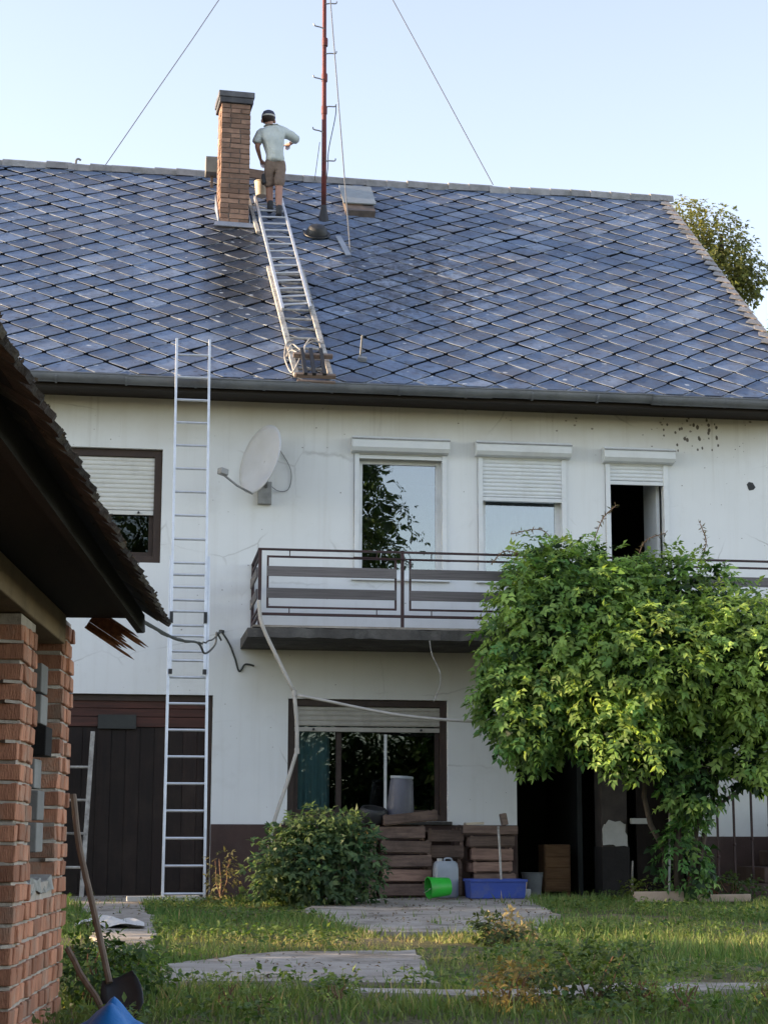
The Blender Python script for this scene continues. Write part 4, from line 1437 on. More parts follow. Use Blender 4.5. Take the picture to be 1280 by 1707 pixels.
tp = MB()
N1, N2 = 30, 24
tr_ = random.Random(12)
vs = []
for i in range(N1 + 1):
    for j in range(N2 + 1):
        u, v = i / N1 * 2 - 1, j / N2 * 2 - 1
        r_ = math.hypot(u * .95, v)
        fold = abs(math.sin(3.1 * u + 1.7 * v + .8 * math.sin(4 * v))) * .030 + abs(math.sin(5.3 * v - 2.2 * u)) * .018
        pk = max(0, 1 - abs(u + .02) * 2.1) * max(0, 1 - abs(v - .1) * 1.2)
        h = max(0, 1 - r_ ** 1.6) * .05 + pk * .085 + fold * max(0, 1.1 - r_)
        vs.append(SH(7.42 + v * .22, -.71 + u * .20, -.125 + h))
tp.add(vs, [(i * (N2 + 1) + j, (i + 1) * (N2 + 1) + j, (i + 1) * (N2 + 1) + j + 1, i * (N2 + 1) + j + 1) for i in range(N1) for j in range(N2)])
o = solo(tp, 'tarpaulin', 'tarp', 'crumpled bright blue tarpaulin on the grass in front of the shovel', 'tarpaulin', smooth=True)

pt = MB()
vs = []
for i in range(19):
    for j in range(6):
        u, v = i / 18, j / 5
        x = -3.27 + u * .55
        wv = (.9 - .5 * abs(u - .6)) * (.2 + .8 * math.sin(math.pi * (.05 + .9 * u)) ** .5)
        y = -5.55 + (v - .5) * 1.1 * wv + .2 * math.sin(u * 4)
        z = gz(x, y) + .03 + .035 * abs(math.sin(u * 7 + v * 2)) * math.sin(math.pi * u) + .015 * math.sin(v * 6 + u * 9)
        vs.append((x, y, z))
pt.add(vs, [(i * 6 + j, (i + 1) * 6 + j, (i + 1) * 6 + j + 1, i * 6 + j + 1) for i in range(18) for j in range(5)])
solo(pt, 'plastic_sheet', 'paper', 'crumpled white sheet lying on the concrete path', 'sheet', smooth='all')
solo(MB().bar((-2.87, -1.95, .045), (-2.14, -1.9, .05), .11, .05), 'white_plank', 'white_block', 'white painted plank lying on the ground at the ladder foot', 'plank', bevel=.006)


# ================================================================== LADDERS
def ladder(name, L0, L1, Rt0, Rt1, n_r, up, mat, rail_w, rail_t, label, group=None, rung_mat=None, first=.12, pitch=.285, rung_r=.014, root=None, feet=False):
    L0, L1, Rt0, Rt1 = map(Vector, (L0, L1, Rt0, Rt1))
    t = root or thing(name, (L0 + Rt0) / 2, label, 'ladder', group)
    for a_, b_ in ((L0, L1), (Rt0, Rt1)):
        MB().bar(a_, b_, rail_w, rail_t, up=up).build('rail', mat, t, bevel=.004)
        if feet:
            MB().bar(a_ - (b_ - a_).normalized() * .03, a_ + (b_ - a_).normalized() * .05, rail_w + .008, rail_t + .008, up=up).build('foot', 'black', t)
    ln = (L1 - L0).length
    d_ = first
    k = 0
    while d_ < ln - .05 and k < n_r:
        f = d_ / ln
        MB().tube([L0.lerp(L1, f), Rt0.lerp(Rt1, f)], rung_r, 8).build('rung', rung_mat or mat, t, smooth=True)
        d_ += pitch
        k += 1
    return t


def lad(z):       # y of the leaning ladder at height z
    return -1.5 + .725 * z / 5.85


ext = ladder('extension_ladder', (-2.505, lad(0), 0), (-2.495, lad(3.68), 3.68), (-2.075, lad(0), 0), (-2.085, lad(3.68), 3.68), 40, (0, -1, 0), 'alu', .030, .062,
             'tall aluminium extension ladder leaning against the gutter in front of the garage door', first=.08, pitch=.285)
ladder('x', (-2.478, lad(2.42) - .045, 2.42), (-2.485, lad(6.22) - .045, 6.22), (-2.112, lad(2.42) - .045, 2.42), (-2.115, lad(6.22) - .045, 6.22), 40, (0, -1, 0), 'alu', .027, .055, '', first=.10, pitch=.272, root=ext)
for x in (-2.478, -2.112):
    MB().box((x - .02, lad(2.4) - .08, 2.375), (x + .02, lad(2.4) - .01, 2.425)).build('end_cap', 'black', ext)
    MB().box((x - .018, lad(3.0) - .10, 2.93), (x + .018, lad(3.0) - .02, 3.05)).build('catch_hook', 'black', ext)

UPN = (0, -sp_, cp)
ladder('roof_ladder', roof_pt(-1.11, -.02, .07), roof_pt(-1.255, 3.42, .07), roof_pt(-.715, -.02, .07), roof_pt(-.835, 3.42, .07), 40, UPN, 'old_white_wood', .062, .05,
       'old wooden roof ladder with flaking white paint rising from the gutter', first=.2, pitch=.30, rung_r=.017)
ladder('roof_ladder', roof_pt(-1.165, 1.85, .125), roof_pt(-1.325, 6.08, .125), roof_pt(-.815, 1.95, .125), roof_pt(-.945, 6.08, .125), 40, UPN, 'alu', .036, .045,
       'aluminium roof ladder lying up to the ridge, under the man', first=.14, pitch=.272, rung_r=.015)
solo(MB().bar(roof_pt(-1.435, 6.45, .07), roof_pt(-1.335, 4.75, .07), .05, .04, up=UPN), 'wooden_batten', 'old_white_wood', 'pale batten lying on the slates between chimney and roof ladder', 'batten', bevel=.004)
# footing at the gutter
bt = thing('ladder_footing', roof_pt(-.92, 0, .1), 'small rack of battens and dark pegs at the foot of the wooden roof ladder', 'wooden rack')
MB().bar(roof_pt(-1.13, .36, .165), roof_pt(-.67, .355, .165), .05, .055, up=UPN).build('batten', 'grey_wood', bt, bevel=.004)
MB().bar(roof_pt(-1.13, -.06, .10), roof_pt(-.665, -.065, .10), .05, .05, up=UPN).build('batten', 'grey_wood', bt, bevel=.004)
MB().bar(roof_pt(-1.11, -.13, .05), roof_pt(-.67, -.135, .05), .04, .04, up=UPN).build('batten', 'grey_wood', bt, bevel=.004)
for xx in (-1.015, -.915, -.795):
    MB().bar(roof_pt(xx, -.09, .13), roof_pt(xx - .01, .47, .20), .042, .035, up=UPN).build('peg', 'black', bt)
rp_ = spline([roof_pt(-1.09, .9, .12), roof_pt(-1.17, .86, .10), roof_pt(-1.21, .6, .05), roof_pt(-1.2, .3, .06), roof_pt(-1.16, .05, .08), roof_pt(-1.09, .18, .14), roof_pt(-1.05, .42, .13), roof_pt(-1.13, .60, .12), roof_pt(-1.19, .55, .06), roof_pt(-1.12, .75, .13), roof_pt(-1.02, .62, .12), roof_pt(-.95, .80, .11), roof_pt(-.85, .92, .11), roof_pt(-.78, .86, .12), roof_pt(-.88, .95, .13), roof_pt(-.97, .7, .13), roof_pt(-.99, .42, .15)], 6)
solo(MB().tube(rp_, .0095, 6), 'rope', 'old_white_wood', 'pale rope lashed round the foot of the wooden roof ladder', 'rope', smooth='all')
ladder('leaning_ladder', (-3.82, -.32, .0), (-3.76, -.03, 1.82), (-3.36, -.32, .0), (-3.30, -.03, 1.82), 5, (0, -1, 0), 'old_white_wood', .05, .035,
       'short whitish ladder leaning on the dark garage door behind the shed', first=.33, pitch=.37, rung_r=.015)

# ================================================================== ANTENNA MAST
ms_ = thing('antenna_mast', (-.36, 3.72, 9.33), 'rust-red steel mast with step pegs standing on the slates beside the roof hatch', 'mast')
MB().tube([(-.36, 3.72, 9.25), (-.365, 3.72, 10.6), (-.37, 3.72, 11.2), (-.38, 3.72, 12.8), (-.385, 3.72, 15.3)], [.036, .036, .034, .030, .026], 12).build('pole', 'mast', ms_, smooth='all')
MB().lathe([(.10, -.08), (.075, .02), (.05, .16), (.04, .24)], (-.36, 3.72, 9.32), 14).build('base_collar', 'black', ms_, smooth='all')
for zz in (10.95, 11.45, 12.0):
    MB().lathe([(.042, 0), (.044, .02), (.044, .10), (.042, .12)], (-.367, 3.72, zz), 12).build('clamp', 'mast', ms_, smooth=True)
for k, zz in enumerate((10.68, 11.48, 12.28, 13.08)):
    MB().tube(spline([(-.37, 3.70, zz - .02), (-.44, 3.69, zz), (-.52, 3.68, zz + .012), (-.535, 3.68, zz + .045)], 4), .010, 6).build('step_peg', 'galv', ms_)
for k, zz in enumerate((10.23, 11.06, 11.88, 12.66)):
    MB().tube(spline([(-.37, 3.70, zz - .01), (-.30, 3.69, zz), (-.215, 3.68, zz), (-.20, 3.68, zz + .035)], 4), .010, 6).build('step_peg', 'galv', ms_)
MB().tube(wander((-.385, 3.72, 15.2), (-3.51, 5.14, 10.53), 10, .004), .0075, 5).build('guy_wire', 'wire', ms_)
MB().tube(wander((-.385, 3.72, 14.72), (2.39, 5.06, 10.53), 10, .004), .0075, 5).build('guy_wire', 'wire', ms_)
MB().tube([(-.38, 3.70, 13.75), roof_pt(-.10, 4.20, .03)], .009, 5).build('guy_wire', 'wire', ms_)
MB().tube(spline([(-.20, 3.68, 11.09), (-.21, 3.69, 10.9), (-.30, 3.70, 10.4), (-.29, 3.9, 10.2), (-.25, 4.6, 10.16)], 8), .007, 5).build('cable', 'cable', ms_)
MB().tube([(-.42, 3.8, 10.55), (-.43, 4.4, 10.2)], .005, 5).build('cable', 'cable', ms_)

# walkway board by the chimney
pk = thing('walkway_board', (-1.6, 4.6, 10.25), 'weathered plank behind the chimney, carried above the ridge', 'board')
MB().bar((-2.0, 4.56, 10.385), (-1.17, 4.62, 10.315), .05, .135, up=(0, 0, 1)).build('plank', 'grey_wood', pk, bevel=.005)
MB().box((-2.03, 4.45, 10.26), (-1.86, 4.70, 10.505)).build('end_block', pm('grey_concrete_block', (.30, .285, .25), (.20, .19, .17), 6, .9, .3), pk, bevel=.008)
for xx in (-1.93, -1.25):
    MB().box((xx - .02, 4.60, 10.0), (xx + .02, 4.64, 10.30)).build('support', 'grey_wood', pk)
bu = thing('bucket', roof_pt(-1.22, 6.10, .16), 'cream plastic bucket standing at the top of the roof ladder beside the man', 'bucket')
c0 = roof_pt(-1.235, 6.02, .17)
MB().lathe([(.0, 0), (.085, .0), (.105, .20), (.112, .205), (.112, .215), (.098, .213), (.08, .01), (.0, .012)], c0, 20).build('pail', 'cream_plastic', bu, smooth=True)
MB().tube([c0 + Vector((.11 * math.cos(t), .11 * math.sin(t) * .5, .19 + .02 * math.sin(t))) for t in [math.pi * k / 8 for k in range(9)]], .004, 5).build('handle', 'galv', bu)

# ================================================================== SATELLITE DISH
sd_ = thing('satellite_dish', (-1.42, -.2, 4.5), 'grey-white satellite dish with feed arm on the wall between ladder and window', 'satellite dish')
cd = Vector((-1.50, -.42, 4.93))
nrm = Vector((-.84, -.50, .22)).normalized()
upv = Vector((.10, 0, 1))
upv = (upv - nrm * upv.dot(nrm)).normalized()
rgt = upv.cross(nrm).normalized()
vs = [cd - nrm * .075]
NR, NA = 8, 40
for i in range(1, NR + 1):
    r_ = i / NR
    for k in range(NA):
        t = 2 * math.pi * k / NA
        vs.append(cd + upv * (.42 * r_ * math.sin(t)) + rgt * (.385 * r_ * math.cos(t)) + nrm * (-.075 + .075 * r_ * r_))
fs = [(0, 1 + k, 1 + (k + 1) % NA) for k in range(NA)]
for i in range(NR - 1):
    for k in range(NA):
        a_, b_ = 1 + i * NA + k, 1 + i * NA + (k + 1) % NA
        fs.append((a_, a_ + NA, b_ + NA, b_))
o = MB().add(vs, fs).build('reflector', 'dish', sd_, smooth='all')
so = o.modifiers.new('thick', 'SOLIDIFY')
so.thickness = .012
so.offset = 0
foot_ = cd - upv * .42 - nrm * .01
lnb_ = Vector((-1.93, -.62, 4.70))
MB().tube([foot_ - nrm * .06 + upv * .10, foot_, foot_.lerp(lnb_, .5) - upv * .02, lnb_], .013, 8).build('feed_arm', 'galv', sd_)
MB().bar(lnb_ - Vector((.04, .03, -.035)), lnb_ + Vector((.045, .035, .02)), .085, .075).build('feed_head', 'galv', sd_, bevel=.012)
MB().tube([cd - nrm * .09, cd - nrm * .09 - upv * .1, Vector((-1.40, -.16, 4.72)), Vector((-1.40, -.02, 4.66))], .024, 8).build('mount_arm', 'galv', sd_)
MB().box((-1.49, -.075, 4.475), (-1.33, -.002, 4.74)).build('wall_plate', 'galv', sd_, bevel=.006)
MB().tube(spline([cd - nrm * .1 + upv * .1 + rgt * .1, (-1.27, -.06, 5.15), (-1.13, -.03, 4.95), (-1.10, -.02, 4.80), (-1.14, -.02, 4.66), (-1.25, -.03, 4.64), (-1.35, -.05, 4.70)], 8), .005, 5).build('cable', 'wire', sd_)

# ================================================================== CABLES, PIPES
wa = Vector((-1.88, -.03, 2.98))
wb = SH(8.28, -.71, 1.66)
cbm = MB().tube(wander(wa, wb, 24, .012, .12, 2), .008, 5)
cbm.tube(spline([wa, wa.lerp(wb, .05) + Vector((-.02, 0, -.03)), wa.lerp(wb, .09) + Vector((.03, 0, -.10)), wa.lerp(wb, .14) + Vector((0, 0, -.02)), wa.lerp(wb, .24) + Vector((.03, 0, -.14)), wa.lerp(wb, .34) + Vector((-.02, 0, -.22)), wa.lerp(wb, .5) + Vector((0, 0, -.12)), wa.lerp(wb, .75) + Vector((0, 0, -.09)), wb], 8), .010, 5)
cbm.tube(spline([wa, (-1.79, -.02, 2.84), (-1.72, -.02, 2.67), (-1.68, -.02, 2.54), (-1.65, -.02, 2.535), (-1.61, -.02, 2.60), (-1.56, -.02, 2.605), (-1.50, -.02, 2.59)], 8), .011, 6)
cbm.bar((-1.90, -.05, 2.98), (-1.86, 0, 2.98), .03, .03)
solo(cbm, 'power_cable', 'cable', 'dark twisted cable strung from the white wall past the ladder to the shed', 'cable')
pp1 = thing('downpipe', (-1.33, -1.32, .5), 'thin pale pipe bent down from the balcony corner in front of the lower window', 'pipe')
MB().tube(spline([(-1.545, -1.30, 3.18), (-1.51, -1.32, 2.92), (-1.34, -1.32, 2.56), (-1.152, -1.32, 2.19)], 5), .021, 8).build('upper_length', 'pipe', pp1, smooth='all')
MB().tube(spline([(-1.15, -1.32, 2.17), (-1.12, -1.32, 1.85), (-1.115, -1.32, 1.56)], 5), .022, 8).build('middle_length', 'pipe', pp1, smooth='all')
MB().tube(spline([(-1.115, -1.32, 1.57), (-1.22, -1.33, 1.22), (-1.35, -1.36, .82), (-1.42, -1.40, .45)], 5), .020, 8).build('lower_length', 'pipe', pp1, smooth='all')
for q_ in ((-1.152, -1.32, 2.18), (-1.115, -1.32, 1.565)):
    MB().lathe([(.0, -.035), (.028, -.03), (.028, .03), (.0, .035)], q_, 10).build('coupling', 'pipe', pp1, smooth=True)
solo(MB().tube(spline([(-1.12, -1.345, 2.155), (-.8, -1.34, 2.10), (-.44, -1.33, 2.03), (-.05, -1.33, 1.965), (.35, -1.33, 1.925), (.87, -1.35, 1.90), (1.4, -1.45, 1.92)], 6), .017, 8), 'crossing_pipe', 'pipe', 'pale pipe running across the lower window into the climbing plant', 'pipe', smooth='all')
solo(MB().tube([(-.51, -1.22, 3.69), (.57, -1.22, 3.67)], .008, 6), 'thin_rod', 'rail', 'thin dark rod lying along the outside of the balcony railing', 'rod')
solo(MB().tube(spline([(.33, -1.26, 2.78), (.36, -1.26, 2.62), (.44, -1.26, 2.45), (.45, -1.24, 2.30), (.38, -1.22, 2.12)], 6), .006, 5), 'hanging_string', 'old_white_wood', 'frayed pale string hanging below the balcony edge', 'string')


# ================================================================== PERSON
def skin(name, verts, edges, root, mat, parent, sub=2):
    """continuous surface grown along a skeleton: verts {key: (co, rx, ry)}"""
    keys = list(verts)
    o0 = origin(parent)
    me = bpy.data.meshes.new(name + '_skeleton')
    me.from_pydata([Vector(verts[k][0]) - o0 for k in keys], [(keys.index(a_), keys.index(b_)) for a_, b_ in edges], [])
    ob = bpy.data.objects.new(name + '_skeleton', me)
    col.objects.link(ob)
    ob.modifiers.new('skin', 'SKIN')
    m2 = ob.modifiers.new('sub', 'SUBSURF')
    m2.levels = m2.render_levels = sub
    for i, k in enumerate(keys):
        sv_ = me.skin_vertices[0].data[i]
        sv_.radius = (verts[k][1], verts[k][2])
        sv_.use_root = (k == root)
    dg = bpy.context.evaluated_depsgraph_get()
    dg.update()
    out = bpy.data.meshes.new_from_object(ob.evaluated_get(dg))
    bpy.data.objects.remove(ob)
    bpy.data.meshes.remove(me)
    out.materials.clear()
    out.polygons.foreach_set('use_smooth', [True] * len(out.polygons))
    out.name = name
    return mesh_obj(name, out, mat, parent)


person = thing('person', (-1.07, 3.5, 9.27), 'man in pale t-shirt, brown shorts and dark cap standing on the roof ladder', 'person')
B = {
    'pelvis': ((-1.08, 3.58, 10.10), .125, .095), 'belly': ((-1.09, 3.58, 10.26), .12, .09), 'chest': ((-1.125, 3.60, 10.46), .145, .10),
    'neckb': ((-1.155, 3.62, 10.645), .06, .06), 'neck': ((-1.165, 3.63, 10.70), .050, .052), 'skull': ((-1.175, 3.65, 10.79), .078, .092), 'crown': ((-1.178, 3.65, 10.875), .062, .075),
    'shL': ((-1.285, 3.60, 10.575), .058, .058), 'elL': ((-1.335, 3.60, 10.35), .040, .040), 'wrL': ((-1.275, 3.74, 10.215), .027, .024), 'paL': ((-1.255, 3.79, 10.20), .036, .020),
    'shR': ((-1.00, 3.60, 10.60), .060, .060), 'elR': ((-.785, 3.64, 10.505), .042, .042), 'wrR': ((-.85, 3.86, 10.52), .027, .024), 'paR': ((-.87, 3.92, 10.53), .036, .020),
    'hipL': ((-1.15, 3.58, 10.03), .088, .088), 'knL': ((-1.145, 3.70, 9.79), .055, .058), 'caL': ((-1.14, 3.70, 9.66), .050, .056), 'anL': ((-1.13, 3.70, 9.47), .036, .038),
    'hipR': ((-1.01, 3.57, 10.03), .088, .088), 'knR': ((-1.015, 3.60, 9.76), .055, .058), 'caR': ((-1.02, 3.545, 9.61), .050, .056), 'anR': ((-1.02, 3.49, 9.33), .036, .038),
}
Ed = [('pelvis', 'belly'), ('belly', 'chest'), ('chest', 'neckb'), ('neckb', 'neck'), ('neck', 'skull'), ('skull', 'crown'), ('chest', 'shL'), ('shL', 'elL'), ('elL', 'wrL'), ('wrL', 'paL'),
      ('chest', 'shR'), ('shR', 'elR'), ('elR', 'wrR'), ('wrR', 'paR'), ('pelvis', 'hipL'), ('hipL', 'knL'), ('knL', 'caL'), ('caL', 'anL'), ('pelvis', 'hipR'), ('hipR', 'knR'), ('knR', 'caR'), ('caR', 'anR')]
for sd2, pa, fwd in (('L', Vector(B['paL'][0]), Vector((.25, .6, -.25))), ('R', Vector(B['paR'][0]), Vector((0, 1, -.1)))):
    fwd.normalize()
    sx = Vector((1, 0, 0))
    for k in range(4):
        off = sx * (-.026 + k * .0175)
        ln = (.062, .074, .070, .054)[k]
        b0 = pa + off + fwd * .035
        b1 = b0 + fwd * ln * .55 + Vector((0, 0, -.008))
        b2 = b1 + (fwd + Vector((0, 0, -.9))).normalized() * ln * .5
        for q_, p_ in enumerate((b0, b1, b2)):
            B[f'f{sd2}{k}{q_}'] = (p_, .0088 - .0008 * q_, .0088 - .0008 * q_)
        Ed += [('pa' + sd2, f'f{sd2}{k}0'), (f'f{sd2}{k}0', f'f{sd2}{k}1'), (f'f{sd2}{k}1', f'f{sd2}{k}2')]
    t0 = pa + sx * (.03 if sd2 == 'L' else -.03) - fwd * .005
    t1 = t0 + sx * (.025 if sd2 == 'L' else -.025) + fwd * .03
    t2 = t1 + fwd * .03
    for q_, p_ in enumerate((t0, t1, t2)):
        B[f't{sd2}{q_}'] = (p_, .010, .010)
    Ed += [('pa' + sd2, f't{sd2}0'), (f't{sd2}0', f't{sd2}1'), (f't{sd2}1', f't{sd2}2')]
skin('body', B, Ed, 'pelvis', 'skin', person)
SHT = {
    'hem': ((-1.075, 3.58, 10.07), .185, .145), 'hem2': ((-1.078, 3.58, 10.14), .180, .14), 'w': ((-1.085, 3.58, 10.27), .172, .135), 'c': ((-1.12, 3.60, 10.47), .18, .135), 'n': ((-1.15, 3.615, 10.63), .10, .09), 'n2': ((-1.16, 3.62, 10.68), .074, .074),
    'sL': ((-1.285, 3.60, 10.575), .088, .085), 'eL': ((-1.34, 3.60, 10.44), .082, .080), 'e2L': ((-1.35, 3.60, 10.38), .086, .082),
    'sR': ((-.985, 3.60, 10.605), .095, .090), 'mR': ((-.87, 3.61, 10.55), .088, .082), 'eR': ((-.775, 3.63, 10.505), .072, .068), 'fR': ((-.785, 3.74, 10.50), .062, .058),
}
sh_o = skin('t_shirt', SHT, [('hem', 'hem2'), ('hem2', 'w'), ('w', 'c'), ('c', 'n'), ('n', 'n2'), ('c', 'sL'), ('sL', 'eL'), ('eL', 'e2L'), ('c', 'sR'), ('sR', 'mR'), ('mR', 'eR'), ('eR', 'fR')], 'hem', 'shirt', person)
SHO = {'w': ((-1.082, 3.585, 10.24), .150, .12), 'p': ((-1.08, 3.585, 10.09), .160, .13), 'hL': ((-1.15, 3.59, 10.02), .102, .102), 'mL': ((-1.15, 3.645, 9.90), .090, .092), 'kL': ((-1.148, 3.70, 9.765), .094, .096),
       'hR': ((-1.01, 3.58, 10.02), .102, .102), 'mR': ((-1.012, 3.59, 9.90), .090, .092), 'kR': ((-1.015, 3.60, 9.74), .094, .096)}
so_ = skin('shorts', SHO, [('w', 'p'), ('p', 'hL'), ('hL', 'mL'), ('mL', 'kL'), ('p', 'hR'), ('hR', 'mR'), ('mR', 'kR')], 'p', 'shorts', person)
ftx = bpy.data.textures.new('cloth_folds', 'CLOUDS')
ftx.noise_scale = .11
for o_, st_ in ((sh_o, .045), (so_, .035)):
    dm = o_.modifiers.new('folds', 'DISPLACE')
    dm.texture = ftx
    dm.strength = st_
    dm.mid_level = .5
    dm.texture_coords = 'LOCAL'
for nm, an, toe in (('L', Vector((-1.13, 3.70, 9.46)), Vector((-1.13, 3.82, 9.455))), ('R', Vector((-1.02, 3.49, 9.32)), Vector((-1.025, 3.61, 9.315)))):
    skin('boot', {'a': (an + Vector((0, 0, .13)), .046, .048), 'b': (an + Vector((0, 0, .05)), .048, .052), 'h': (an + Vector((0, -.02, -.01)), .046, .042), 't': (toe, .048, .034)}, [('a', 'b'), ('b', 'h'), ('h', 't')], 'b', 'boot', person)
hc = Vector((-1.177, 3.65, 10.80))
cap_o = MB().lathe([(.098, .0), (.101, .02), (.096, .06), (.078, .098), (.045, .118), (.0, .124)], hc, 20, sq=1.1).build('cap', 'cap', person, smooth='all')
MB().add([hc + Vector((.09 * math.cos(t) * r_, .105 + .0 + .11 * math.sin(t) * r_ * 1.0 - .02, .012 - .02 * r_ * math.sin(t))) for r_ in (.6, 1.0) for t in [math.pi * k / 10 for k in range(11)]], [(k, k + 1, 12 + k, 11 + k) for k in range(10)]).build('peak', 'cap', cap_o)
bnd = []
for k in range(9):
    t = R(-150 + k * 15)
    bnd += [hc + Vector((.1035 * math.cos(t), .1035 * 1.1 * math.sin(t), .012)), hc + Vector((.1035 * math.cos(t), .1035 * 1.1 * math.sin(t), .036))]
MB().add(bnd, [(2 * k, 2 * k + 2, 2 * k + 3, 2 * k + 1) for k in range(8)]).build('cap_strap', 'white_block', cap_o)
MB().lathe([(.0, -.085), (.055, -.07), (.085, -.03), (.093, .0), (.092, .03)], hc + Vector((0, -.012, 0)), 18, sq=1.08).build('hair', 'hair', person, smooth='all')
for sx in (-1, 1):
    MB().lathe([(.0, -.03), (.016, -.02), (.02, .005), (.012, .028), (.0, .032)], hc + Vector((sx * .088, .01, -.035)), 8, sq=1.4).build('ear', 'skin', person, smooth='all')
MB().add([hc + Vector(q_) for q_ in ((-.014, .085, -.02), (.014, .085, -.02), (.018, .085, -.055), (-.018, .085, -.055), (0, .118, -.052))], [(0, 1, 4), (1, 2, 4), (2, 3, 4), (3, 0, 4)]).build('nose', 'skin', person, smooth='all')
MB().box((-1.262, 3.58, 9.80), (-1.205, 3.68, 9.95)).build('tool_pouch', 'boot', person, bevel=.02)


# ================================================================== CLUTTER BY THE HOUSE
def crate(x0, x1, y0, y1, z0, h, label, mat='crate', tilt=0.0, slats=1, yaw=0.0):
    t = thing('fruit_crate', ((x0 + x1) / 2, (y0 + y1) / 2, z0), label, 'crate', 'wooden fruit crates stacked by the lower window')
    th = .012

    def b(name, lo, hi):
        o_ = MB().box(lo, hi).build(name, mat, t, bevel=.003)
        return o_
    sh_ = (h - .012 * (slats - 1)) / slats
    for yy in (y0, y1 - th):
        for k in range(slats):
            b('side_board', (x0 + .002, yy, z0 + .015 + k * (sh_ + .012)), (x1 - .002, yy + th, z0 + .015 + k * (sh_ + .012) + sh_ * .80))
    for xx in (x0 + .004, x1 - th - .004):
        b('end_board', (xx, y0 + th + .002, z0 + .01), (xx + th, y1 - th - .002, z0 + h * .88))
    for xx in (x0 + th + .006, x1 - .034 - th - .002):
        for yy in (y0 + th + .001, y1 - .034 - th):
            b('corner_post', (xx, yy, z0), (xx + .03, yy + .03, z0 + h))
    for k in range(4):
        ya = y0 + .02 + k * (y1 - y0 - .04) / 4
        b('bottom_slat', (x0 + .03, ya, z0 + .003), (x1 - .03, ya + (y1 - y0 - .04) / 4 - .015, z0 + .011))
    t.rotation_euler = (0, tilt, yaw)
    return t


names_a = ['bottom crate of the left stack beside the bush', 'second crate from the ground in the left stack, reddish board', 'third crate up in the left stack beside the bush', 'fourth crate up in the left stack beside the bush', 'fifth crate up in the left stack beside the bush']
zz = .022
for k, lb in enumerate(names_a):
    dx = (.0, .02, .05, .01, -.03)[k]
    crate(-.16 + dx, .395 + dx, -.80, -.42, zz, .152, 'old brown wooden crate, ' + lb, 'crate_red' if k == 1 else 'crate', tilt=(.0, .01, -.014, .016, -.01)[k], yaw=(.0, .07, -.10, .06, -.05)[k])
    zz += .154
crate(-.12, .49, -.84, -.44, zz + .02, .125, 'tilted wooden crate lying on top of the left stack under the grey barrel', 'crate', tilt=-.10, yaw=.05)
crate(.42, .80, -.62, -.12, .022, .40, 'dark low crate standing between the two crate stacks, behind the pale jug', 'crate', slats=2)
crate(.405, .815, -.66, -.10, .43, .33, 'dark crate bridging the gap between the two crate stacks', 'crate', slats=2)
zb = .022
for k, (x0, x1, h, mt, lb) in enumerate(((.94, 1.40, .13, 'crate_red', 'bottom crate of the right stack behind the blue box'), (.92, 1.39, .125, 'crate', 'second crate up in the right stack behind the blue box'), (.87, 1.33, .12, 'crate_red', 'third crate up in the right stack, set to the left'), (.89, 1.36, .15, 'crate_red', 'fourth crate up in the right stack, with lighter board'), (.84, 1.36, .13, 'crate', 'fifth crate up in the right stack by the doorway'))):
    crate(x0, x1, -.75, -.38, zb, h, 'narrow wooden crate, ' + lb, mt, tilt=(.0, .012, -.015, .02, -.012)[k], yaw=(.06, -.08, .11, -.06, .08)[k])
    zb += h + .002
crate(.78, 1.40, -.78, -.34, zb, .11, 'dark wide crate on top of the right stack by the doorway', 'crate', tilt=.015)
ztop = zb + .11

br_ = thing('barrel', (.13, -.62, .84), 'grey plastic barrel standing on the tilted crate in front of the window', 'barrel')
ax_ = (.05, 0, 1)
MB().lathe([(.0, .0), (.150, .0), (.156, .02), (.145, .18), (.128, .40), (.118, .43), (.118, .445), (.10, .445), (.09, .42), (.12, .05), (.0, .03)], (.10, -.62, .875), 24, axis=ax_).build('drum', 'barrel', br_, smooth=True)
MB().lathe([(.122, .422), (.129, .43), (.129, .452), (.118, .456)], (.10, -.62, .875), 24, axis=ax_).build('rim', 'grey_blue_plastic', br_, smooth=True)
tb = MB().lathe([(.0, .0), (.11, .0), (.15, .07), (.155, .14), (.135, .17), (.12, .165), (.13, .1), (.09, .02), (.0, .015)], (-.215, -.66, .815), 22, axis=(.1, -.25, 1))
solo(tb, 'black_tub', 'black', 'round black tub on the left crate stack beside the grey barrel', 'tub', smooth=True)
solo(MB().box((-.46, -.85, .02), (-.19, -.5, .60)), 'wooden_box', 'crate', 'tall dark box standing behind the bush beside the left crate stack', 'box', bevel=.006)
ob = thing('ochre_box', (-.31, -.70, .602), 'small ochre plastic box on the dark box behind the bush', 'box')
ox = MB()
ox.box((-.42, -.84, .602), (-.20, -.825, .73)).box((-.42, -.575, .602), (-.20, -.56, .73)).box((-.42, -.824, .602), (-.405, -.576, .73)).box((-.215, -.824, .602), (-.20, -.576, .73)).box((-.404, -.824, .603), (-.216, -.576, .615))
ox.build('shell', 'yellow', ob)

